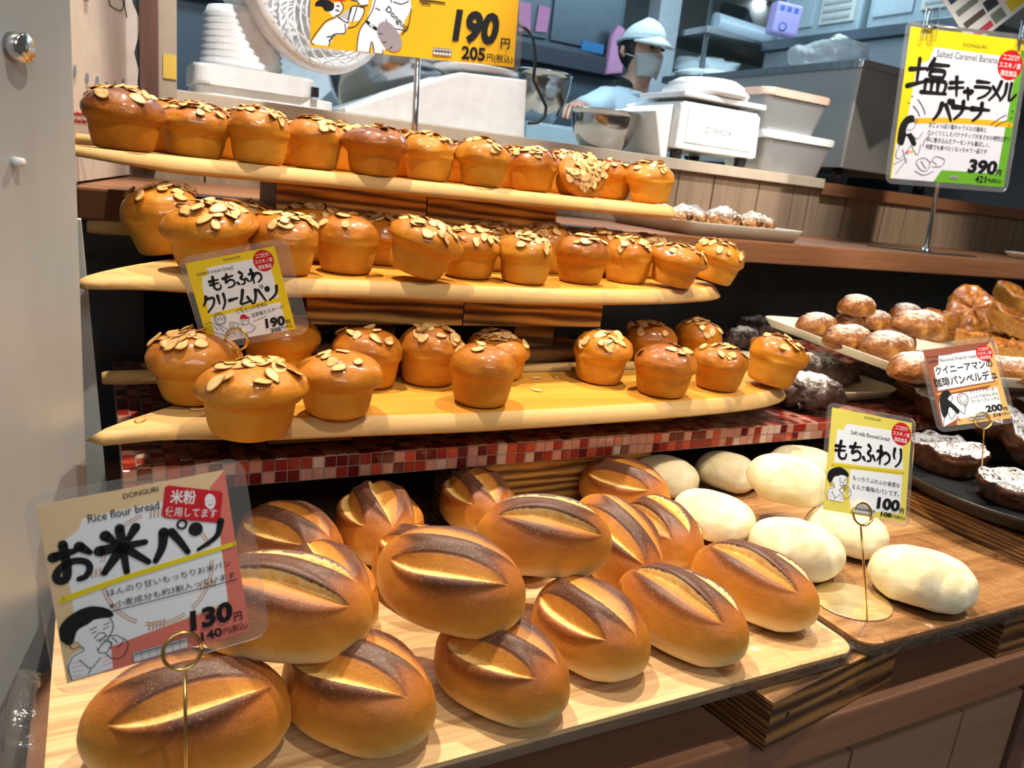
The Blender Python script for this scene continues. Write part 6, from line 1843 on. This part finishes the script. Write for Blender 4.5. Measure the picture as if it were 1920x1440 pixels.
# cable
tag(MB().tube(smooth_3 := [at(px, py, y=1.84) for px, py in ((972, 46), (988, 56), (1000, 74), (1004, 110), (1000, 150), (1012, 175), (1024, 200), (1022, 218), (1008, 230), (990, 231))], 0.0042, 8).build('power_cable', MAT['black']), 'black cable looping beside the white wedge shaped scale', 'cable')

# counter scale with the maker's name
sc_ = thing('kitchen_scale', 'white counter scale with domed pan and a lettered front plate', 'scale', (1.415, 1.80, KZ), group='kitchen scales')
MB().prism([(0.0, 0.034), (0.0, 0.145), (0.012, 0.155), (0.278, 0.155), (0.292, 0.145), (0.300, 0.034), (0.29, 0.030), (0.012, 0.030)], 0.0, 0.27, Wd, 0.006).build('housing', WP, sc_)
for (x, y) in ((0.03, 0.03), (0.27, 0.03), (0.03, 0.24), (0.27, 0.24)):
    MB().lathe([(0, 0), (0.016, 0), (0.018, 0.032), (0, 0.032)], 16, (x, y, 0)).build('foot', MAT['black'], sc_)
MB().prism([(0.0, 0.0), (-0.02, 0.0), (-0.06, 0.12), (0.0, 0.145)], 0.03, 0.24, Wd, 0.004).build('side_fairing', WP, sc_)
MB().bounds(0.028, 0.272, -0.0025, 0.0, 0.048, 0.136, 0.002).build('front_plate', plain('white_plate', (0.86, 0.87, 0.88), 0.3), sc_)
V, F = glyph_mesh('ISHIDA', 0.012)
x0_, x1_ = min(v[0] for v in V), max(v[0] for v in V)
me = bpy.data.meshes.new('lettering'); me.from_pydata([(0.122 + (v[0] - x0_) / (x1_ - x0_) * 0.070, -0.0030, 0.082 + v[1] * 0.021) for v in V], [], F)
link('lettering', me, plain('grey_print', (0.22, 0.24, 0.28), 0.5), sc_)
V, F = glyph_mesh('工', 0.02)
me = bpy.data.meshes.new('lettering'); me.from_pydata([(0.092 + v[0] * 0.016, -0.0030, 0.081 + v[1] * 0.021) for v in V], [], F)
link('lettering', me, plain('grey_print', (0.3, 0.32, 0.36), 0.5), sc_)
MB().bounds(0.0, 0.30, -0.008, 0.20, 0.166, 0.180, 0.004).build('platform', WP, sc_)
MB().bounds(0.05, 0.25, 0.05, 0.22, 0.155, 0.166).build('platform_support', MAT['grey_plastic'], sc_)
MB().lathe([(0, 0.0), (0.105, 0.0), (0.122, 0.006), (0.126, 0.016), (0.108, 0.032), (0.110, 0.036), (0.085, 0.050), (0.045, 0.055), (0, 0.056)], 48, (0.158, 0.10, 0.1805)).build('domed_pan', WP, sc_)


# plastic food boxes
def food_box(label, x0, x1, y0, y1, z, h, lid_m, fill_m, fill_h):
    t = thing('food_box', label, 'food box', ((x0 + x1) / 2, (y0 + y1) / 2, z), group='clear food boxes')
    hx, hy = (x1 - x0) / 2, (y1 - y0) / 2
    mb = MB(); rings = []
    for ins, zz in ((0.022, 0.0), (0.0, h - 0.02), (0.002, h - 0.02), (0.024, 0.002)):
        rings.append([mb.bm.verts.new((x, y, zz)) for x, y in rounded(-hx + ins, hx - ins, -hy + ins, hy - ins, 0.025)])
    n = len(rings[0])
    for a, b in zip(rings[:-1], rings[1:]):
        for k in range(n): mb.bm.faces.new((a[k], a[(k + 1) % n], b[(k + 1) % n], b[k]))
    mb.bm.faces.new(rings[0][::-1]); mb.bm.faces.new(rings[-1])
    mb.build('tub', clear_film('cloudy_tub', 0.04, 0.2, (0.85, 0.87, 0.88), milk=0.26), t)
    MB().prism(rounded(-hx - 0.006, hx + 0.006, -hy - 0.006, hy + 0.006, 0.03), h - 0.022, h, None, 0.005).build('lid', lid_m, t)
    MB().prism(rounded(-hx + 0.026, hx - 0.026, -hy + 0.026, hy - 0.026, 0.02), 0.004, fill_h, None, 0.004).build('filling', fill_m, t)
    return t


food_box('lower clear food box with a white lid and beige powder', 1.785, 2.075, 1.84, 2.06, KZ + 0.001, 0.122, plain('white_lid', (0.78, 0.80, 0.80), 0.3), plain('beige_powder', (0.62, 0.47, 0.28), 0.8), 0.045)
food_box('upper clear food box with a pinkish lid and brown powder', 1.755, 2.02, 1.84, 2.05, KZ + 0.1235, 0.118, plain('pinkish_lid', (0.66, 0.45, 0.36), 0.35), plain('brown_powder', (0.30, 0.21, 0.19), 0.8), 0.055)
# stainless box
sb = thing('steel_bin', 'large square stainless steel bin at the right of the hatch', 'bin', (2.49, 2.20, 1.452))
BS = NT('bin_steel'); BS.set(Base_Color=(0.42, 0.41, 0.40, 1), Metallic=0.6, Roughness=0.38); BS = BS.m
MB().prism(rounded(-0.245, 0.30, -0.25, 0.55, 0.012), 0.05, 0.37, None, 0.002).build('bin_body', BS, sb)
MB().prism(rounded(-0.250, 0.305, -0.255, 0.555, 0.014), 0.3705, 0.395, None, 0.004).build('rim', MAT['steel'], sb)
for x_, y_ in ((-0.2, -0.2), (0.25, -0.2), (-0.2, 0.5), (0.25, 0.5)):
    MB().lathe([(0, 0), (0.02, 0), (0.02, 0.05), (0, 0.05)], 14, (x_, y_, 0)).build('foot', MAT['black'], sb)
struct(MB().bounds(1.945, 4.0, 2.452, 2.78, 1.40, 1.4515).build('trim_7', MAT['steel']))
bag = lumps('clear_bag', 'clear plastic bag slumped on top of the stainless bin', 'bag', (2.42, 2.25, 1.8485), (0.12, 0.14, 0.06), clear_film('cloudy_bag', 0.08, 0.2, (0.85, 0.88, 0.9), bump=0.8, bscale=25, milk=0.25), 31)
tag(MB().bounds(2.62, 2.74, 2.40, 2.52, 1.8485, 1.91, 0.008).build('butter_block', plain('pale_block', (0.74, 0.78, 0.72), 0.5), recenter=True), 'small pale packet lying on the stainless bin', 'packet')


# ------------------------------------------------------------------ people
SKIN = NT('skin'); SKIN.set(Base_Color=(0.52, 0.30, 0.21, 1), Roughness=0.5, Subsurface_Weight=0.1, Subsurface_Scale=0.01); SKIN = SKIN.m
JACKET = plain('pale_blue_jacket', (0.56, 0.68, 0.78), 0.8, bump=0.1)


def skin_mesh(name, nodes, edges, root=0, sub=2):
    me = bpy.data.meshes.new(name + '_rig'); me.from_pydata([n[:3] for n in nodes], edges, [])
    o = bpy.data.objects.new(name + '_rig', me)
    o.modifiers.new('skin', 'SKIN'); s = o.modifiers.new('sub', 'SUBSURF'); s.levels = sub; s.render_levels = sub
    for v, n in zip(me.skin_vertices[0].data, nodes):
        r = n[3]; v.radius = r if isinstance(r, tuple) else (r, r); v.use_root = False
    me.skin_vertices[0].data[root].use_root = True
    out = to_mesh(o); out.name = name
    out.polygons.foreach_set('use_smooth', [True] * len(out.polygons))
    return out


def person(label, loc, yaw, reach=True):
    t = thing('person', label, 'person', loc, (0, 0, yaw))
    N, E = [], []
    def add(p, r, parent=None):
        N.append((*p, r)); i = len(N) - 1
        if parent is not None: E.append((parent, i))
        return i
    pel = add((0, 0, 0.88), (0.15, 0.11)); wa = add((0, 0, 1.02), (0.13, 0.10), pel); ch = add((0, 0, 1.20), (0.15, 0.105), wa)
    nb = add((0, 0.005, 1.325), 0.062, ch); nk = add((0, -0.002, 1.385), 0.050, nb)
    jw = add((0, -0.022, 1.425), (0.056, 0.066), nk); fc = add((0, -0.022, 1.475), (0.072, 0.086), jw); br = add((0, -0.008, 1.535), (0.076, 0.092), fc); add((0, 0.0, 1.590), (0.052, 0.062), br)
    def hand(w, d, side):
        """palm and five fingers continuing along d"""
        d = Vector(d).normalized(); u = d.cross(Vector((0, 0, 1))).normalized(); n_ = u.cross(d)
        W = Vector(N[w][:3]); pm_ = add(W + d * 0.045, (0.026, 0.018), w); kn = add(W + d * 0.085, (0.034, 0.014), pm_)
        for i, (off, L) in enumerate(((-0.028, 0.060), (-0.010, 0.074), (0.009, 0.070), (0.026, 0.054))):
            b = W + d * 0.088 + u * off
            a_ = add(b, 0.0085, kn); b2 = add(b + d * L * 0.45 - n_ * 0.010, 0.0080, a_); b3 = add(b + d * L * 0.78 - n_ * 0.026, 0.0074, b2); add(b + d * L * 0.92 - n_ * 0.040, 0.0062, b3)
        th = add(W + d * 0.035 - u * 0.030 * side, 0.0105, pm_); t2 = add(W + d * 0.062 - u * 0.050 * side - n_ * 0.010, 0.0092, th); add(W + d * 0.085 - u * 0.056 * side - n_ * 0.022, 0.0076, t2)
    shR = add((-0.165, 0.0, 1.275), 0.058, ch)
    if reach: elR = add((-0.30, -0.07, 1.215), 0.042, shR); wrR = add((-0.43, -0.17, 1.225), 0.027, elR); hand(wrR, (-0.6, -0.6, -0.15), 1)
    else: elR = add((-0.25, -0.03, 1.03), 0.042, shR); wrR = add((-0.20, -0.24, 0.98), 0.027, elR); hand(wrR, (0.2, -0.8, -0.1), 1)
    shL = add((0.165, 0.0, 1.275), 0.058, ch); elL = add((0.245, -0.05, 1.03), 0.042, shL); wrL = add((0.16, -0.25, 0.99), 0.027, elL); hand(wrL, (-0.25, -0.8, -0.1), -1)
    for s in (-1, 1):
        hp = add((0.085 * s, 0, 0.80), 0.085, pel); kn = add((0.095 * s, -0.012, 0.46), 0.056, hp); an = add((0.10 * s, 0.01, 0.085), 0.038, kn); add((0.105 * s, -0.13, 0.035), 0.032, an)
    link('body', skin_mesh('body', N, E), SKIN, t)
    # jacket: torso and sleeves a little outside the body
    N2, E2 = [], []
    def ad(p, r, parent=None):
        N2.append((*p, r)); i = len(N2) - 1
        if parent is not None: E2.append((parent, i))
        return i
    a0 = ad((0, 0, 0.80), (0.185, 0.14)); a1 = ad((0, 0, 1.0), (0.165, 0.13), a0); a2 = ad((0, 0, 1.20), (0.175, 0.125), a1); ad((0, 0.008, 1.335), (0.072, 0.070), a2)
    b1 = ad((-0.165, 0, 1.275), 0.076, a2)
    if reach: b2 = ad((-0.29, -0.065, 1.22), 0.066, b1); ad((-0.36, -0.115, 1.218), 0.060, b2)
    else: b2 = ad((-0.25, -0.03, 1.04), 0.062, b1); ad((-0.225, -0.13, 1.0), 0.056, b2)
    c1 = ad((0.165, 0, 1.275), 0.076, a2); c2_ = ad((0.245, -0.05, 1.04), 0.062, c1); ad((0.20, -0.15, 1.005), 0.056, c2_)
    jm = skin_mesh('jacket', N2, E2)
    for v in jm.vertices: v.co += v.normal * 0.006 * fbm(v.co.x, v.co.y, v.co.z * 0.6, 11, 3)
    jk = link('jacket', jm, JACKET, t)
    for s in (-1, 1):
        for zz in (1.10, 1.19, 1.27):
            MB().lathe([(0, 0.004), (0.007, 0.003), (0.008, 0)], 12, (0.055 * s, -0.140 + 0.012 * (zz > 1.2), zz), 0, Matrix.Rotation(PI / 2, 4, 'X')).build('button', MAT['grey_plastic'], jk)
    MB().prism([(-0.065, 0), (0.065, 0), (0.075, 0.055), (-0.075, 0.055)], 0, 0.008, Matrix.Translation((0, -0.078, 1.315)) @ Matrix.Rotation(PI / 2 - 0.35, 4, 'X'), 0.003).build('collar', JACKET, jk) if False else None
    MB().tube([(0.074 * math.cos(a), 0.006 + 0.072 * math.sin(a), 1.338 + 0.014 * math.sin(a)) for a in [-PI / 2 + 0.25 + (2 * PI - 0.5) * k / 24 for k in range(25)]], 0.013, 10).build('collar', JACKET, jk)
    # trousers
    NT_, ET_ = [(0, 0, 0.90, (0.165, 0.125))], []
    for s in (-1, 1):
        b = len(NT_); NT_ += [(0.088 * s, 0, 0.78, 0.098), (0.097 * s, -0.01, 0.46, 0.074), (0.10 * s, 0.005, 0.12, 0.062)]; ET_ += [(0, b), (b, b + 1), (b + 1, b + 2)]
    link('trousers', skin_mesh('trousers', NT_, ET_), plain('white_trousers', (0.7, 0.74, 0.76), 0.8), t)
    # hair, cap, mask, eyes
    hair = plain('black_hair', (0.012, 0.010, 0.010), 0.5)
    NS, NP = 20, 40
    def shell(f, z0, z1, nm, m, par, jit=0.0, cut=None):
        P = np.zeros((NS, NP, 3))
        for i in range(NS):
            ph = PI * i / (NS - 1)
            for k in range(NP):
                th = 2 * PI * k / NP
                P[i, k] = f(ph, th)
        return link(nm, grid_mesh(nm, P), m, par)
    def hair_f(ph, th):
        x, y, z = 0.086 * math.sin(ph) * math.cos(th), 0.012 + 0.094 * math.sin(ph) * math.sin(th), 1.518 + 0.096 * math.cos(ph)
        if y < -0.035 and z < 1.545: y = -0.035 + (y + 0.035) * 0.2
        return (x, y, z)
    shell(hair_f, 0, 0, 'hair', hair, t)
    def cap_f(ph, th):
        ph2 = min(ph, 1.75); s = math.sin(ph2); z = 1.552 + 0.064 * math.cos(ph2)
        front = max(0, -math.sin(th))
        x, y = 0.089 * s * math.cos(th), -0.002 + 0.102 * s * math.sin(th)
        z += 0.020 * front * max(0, math.cos(ph2 * 0.8)) - 0.035 * max(0, math.sin(th)) * s
        if ph > 1.75: x, y = x * 0.93, y * 0.93
        return (x, y, z)
    cp = shell(cap_f, 0, 0, 'cap', plain('white_cap', (0.72, 0.80, 0.80), 0.8), t)
    mb = MB(); V_ = []
    for i in range(13):
        a = -PI / 2 + (i - 6) / 6 * 1.15
        V_.append([mb.bm.verts.new((r_ * 0.090 * math.cos(a) * (0.98 if r_ > 1 else 1), -0.002 + r_ * 0.112 * math.sin(a), 1.548 - (r_ - 1) * 0.075 - 0.014 * abs(math.cos(a)) + zz)) for r_, zz in ((0.98, 0.004), (1.25 - 0.22 * abs(math.cos(a)), 0.004), (1.60 - 0.52 * abs(math.cos(a)) ** 1.5, 0.0), (1.25 - 0.22 * abs(math.cos(a)), -0.002), (0.98, -0.002))])
    for a, b in zip(V_[:-1], V_[1:]):
        for k in range(4): mb.bm.faces.new((a[k], b[k], b[k + 1], a[k + 1]))
    mb.build('visor', cp.data.materials[0], cp, smooth=True)
    MB().tube([(0.095 * math.cos(a), -0.002 + 0.108 * math.sin(a), 1.541 - 0.014 * max(0, math.sin(a))) for a in [2 * PI * k / 36 for k in range(36)]], 0.008, 8, closed=True).build('cap_band', plain('grey_blue_band', (0.42, 0.50, 0.56), 0.8), cp)
    NSm, NPm = 12, 16
    mb = MB(); G = []
    for i in range(NSm):
        v = i / (NSm - 1); z = 1.395 + 0.088 * v
        row_ = []
        for k in range(NPm):
            u = -1 + 2 * k / (NPm - 1); a = -PI / 2 + u * (1.15 + 0.1 * v)
            bul = 0.020 * math.exp(-(u * 1.9) ** 2) * math.sin(PI * min(1, v * 0.9 + 0.1))
            row_.append(mb.bm.verts.new(((0.070 - 0.016 * (1 - v)) * math.cos(a) * 1.03, -0.024 + (0.089 + bul - 0.016 * (1 - v)) * math.sin(a), z + 0.010 * math.exp(-(u * 3) ** 2) * v)))
        G.append(row_)
    for a, b in zip(G[:-1], G[1:]):
        for k in range(NPm - 1): mb.bm.faces.new((a[k], a[k + 1], b[k + 1], b[k]))
    mk = mb.build('face_mask', plain('grey_mask', (0.36, 0.38, 0.38), 0.8), t, smooth=True)
    sm_ = mk.modifiers.new('thickness', 'SOLIDIFY'); sm_.thickness = 0.0025; sm_.offset = 1
    for s in (-1, 1):
        MB().tube([(0.071 * s, -0.045, 1.47), (0.083 * s, -0.01, 1.480), (0.085 * s, 0.012, 1.478)], 0.0015, 6).build('strap', WP, mk)
        MB().lathe([(0, 0.003), (0.010, 0.002), (0.0135, -0.002), (0, -0.004)], 16, (0.030 * s, -0.104, 1.508), 0, Matrix.Rotation(PI / 2, 4, 'X') @ Matrix.Diagonal((1, 0.55, 1, 1))).build('eye', plain('dark_eye', (0.02, 0.015, 0.012), 0.25), t)
        MB().tube([(0.014 * s, -0.106, 1.527), (0.032 * s, -0.104, 1.531), (0.048 * s, -0.094, 1.526)], [0.0022, 0.0032, 0.0018], 6).build('eyebrow', hair, t)
        MB().tube([(0.078 * s, 0.012, 1.470), (0.088 * s, 0.016, 1.490), (0.086 * s, 0.014, 1.512)], [0.006, 0.011, 0.008], 10).build('ear', SKIN, t)
    MB().tube([(0, -0.106, 1.515), (0, -0.118, 1.490), (0, -0.122, 1.474)], [0.006, 0.009, 0.013], 10).build('nose', SKIN, t)
    return t


hp_ = at(1203, 84, y=2.95)
person('person in white baker cap, grey face mask and pale jacket reaching for a bowl', (hp_.x, 2.95, hp_.z - 1.53), 0.10)
pb = at(596, 150, y=2.62)
person('person in pale blue work jacket mostly hidden behind the white fan', (pb.x, 2.66, 0.402), 2.6, False)

bpy.data.scenes.remove(SIDE)
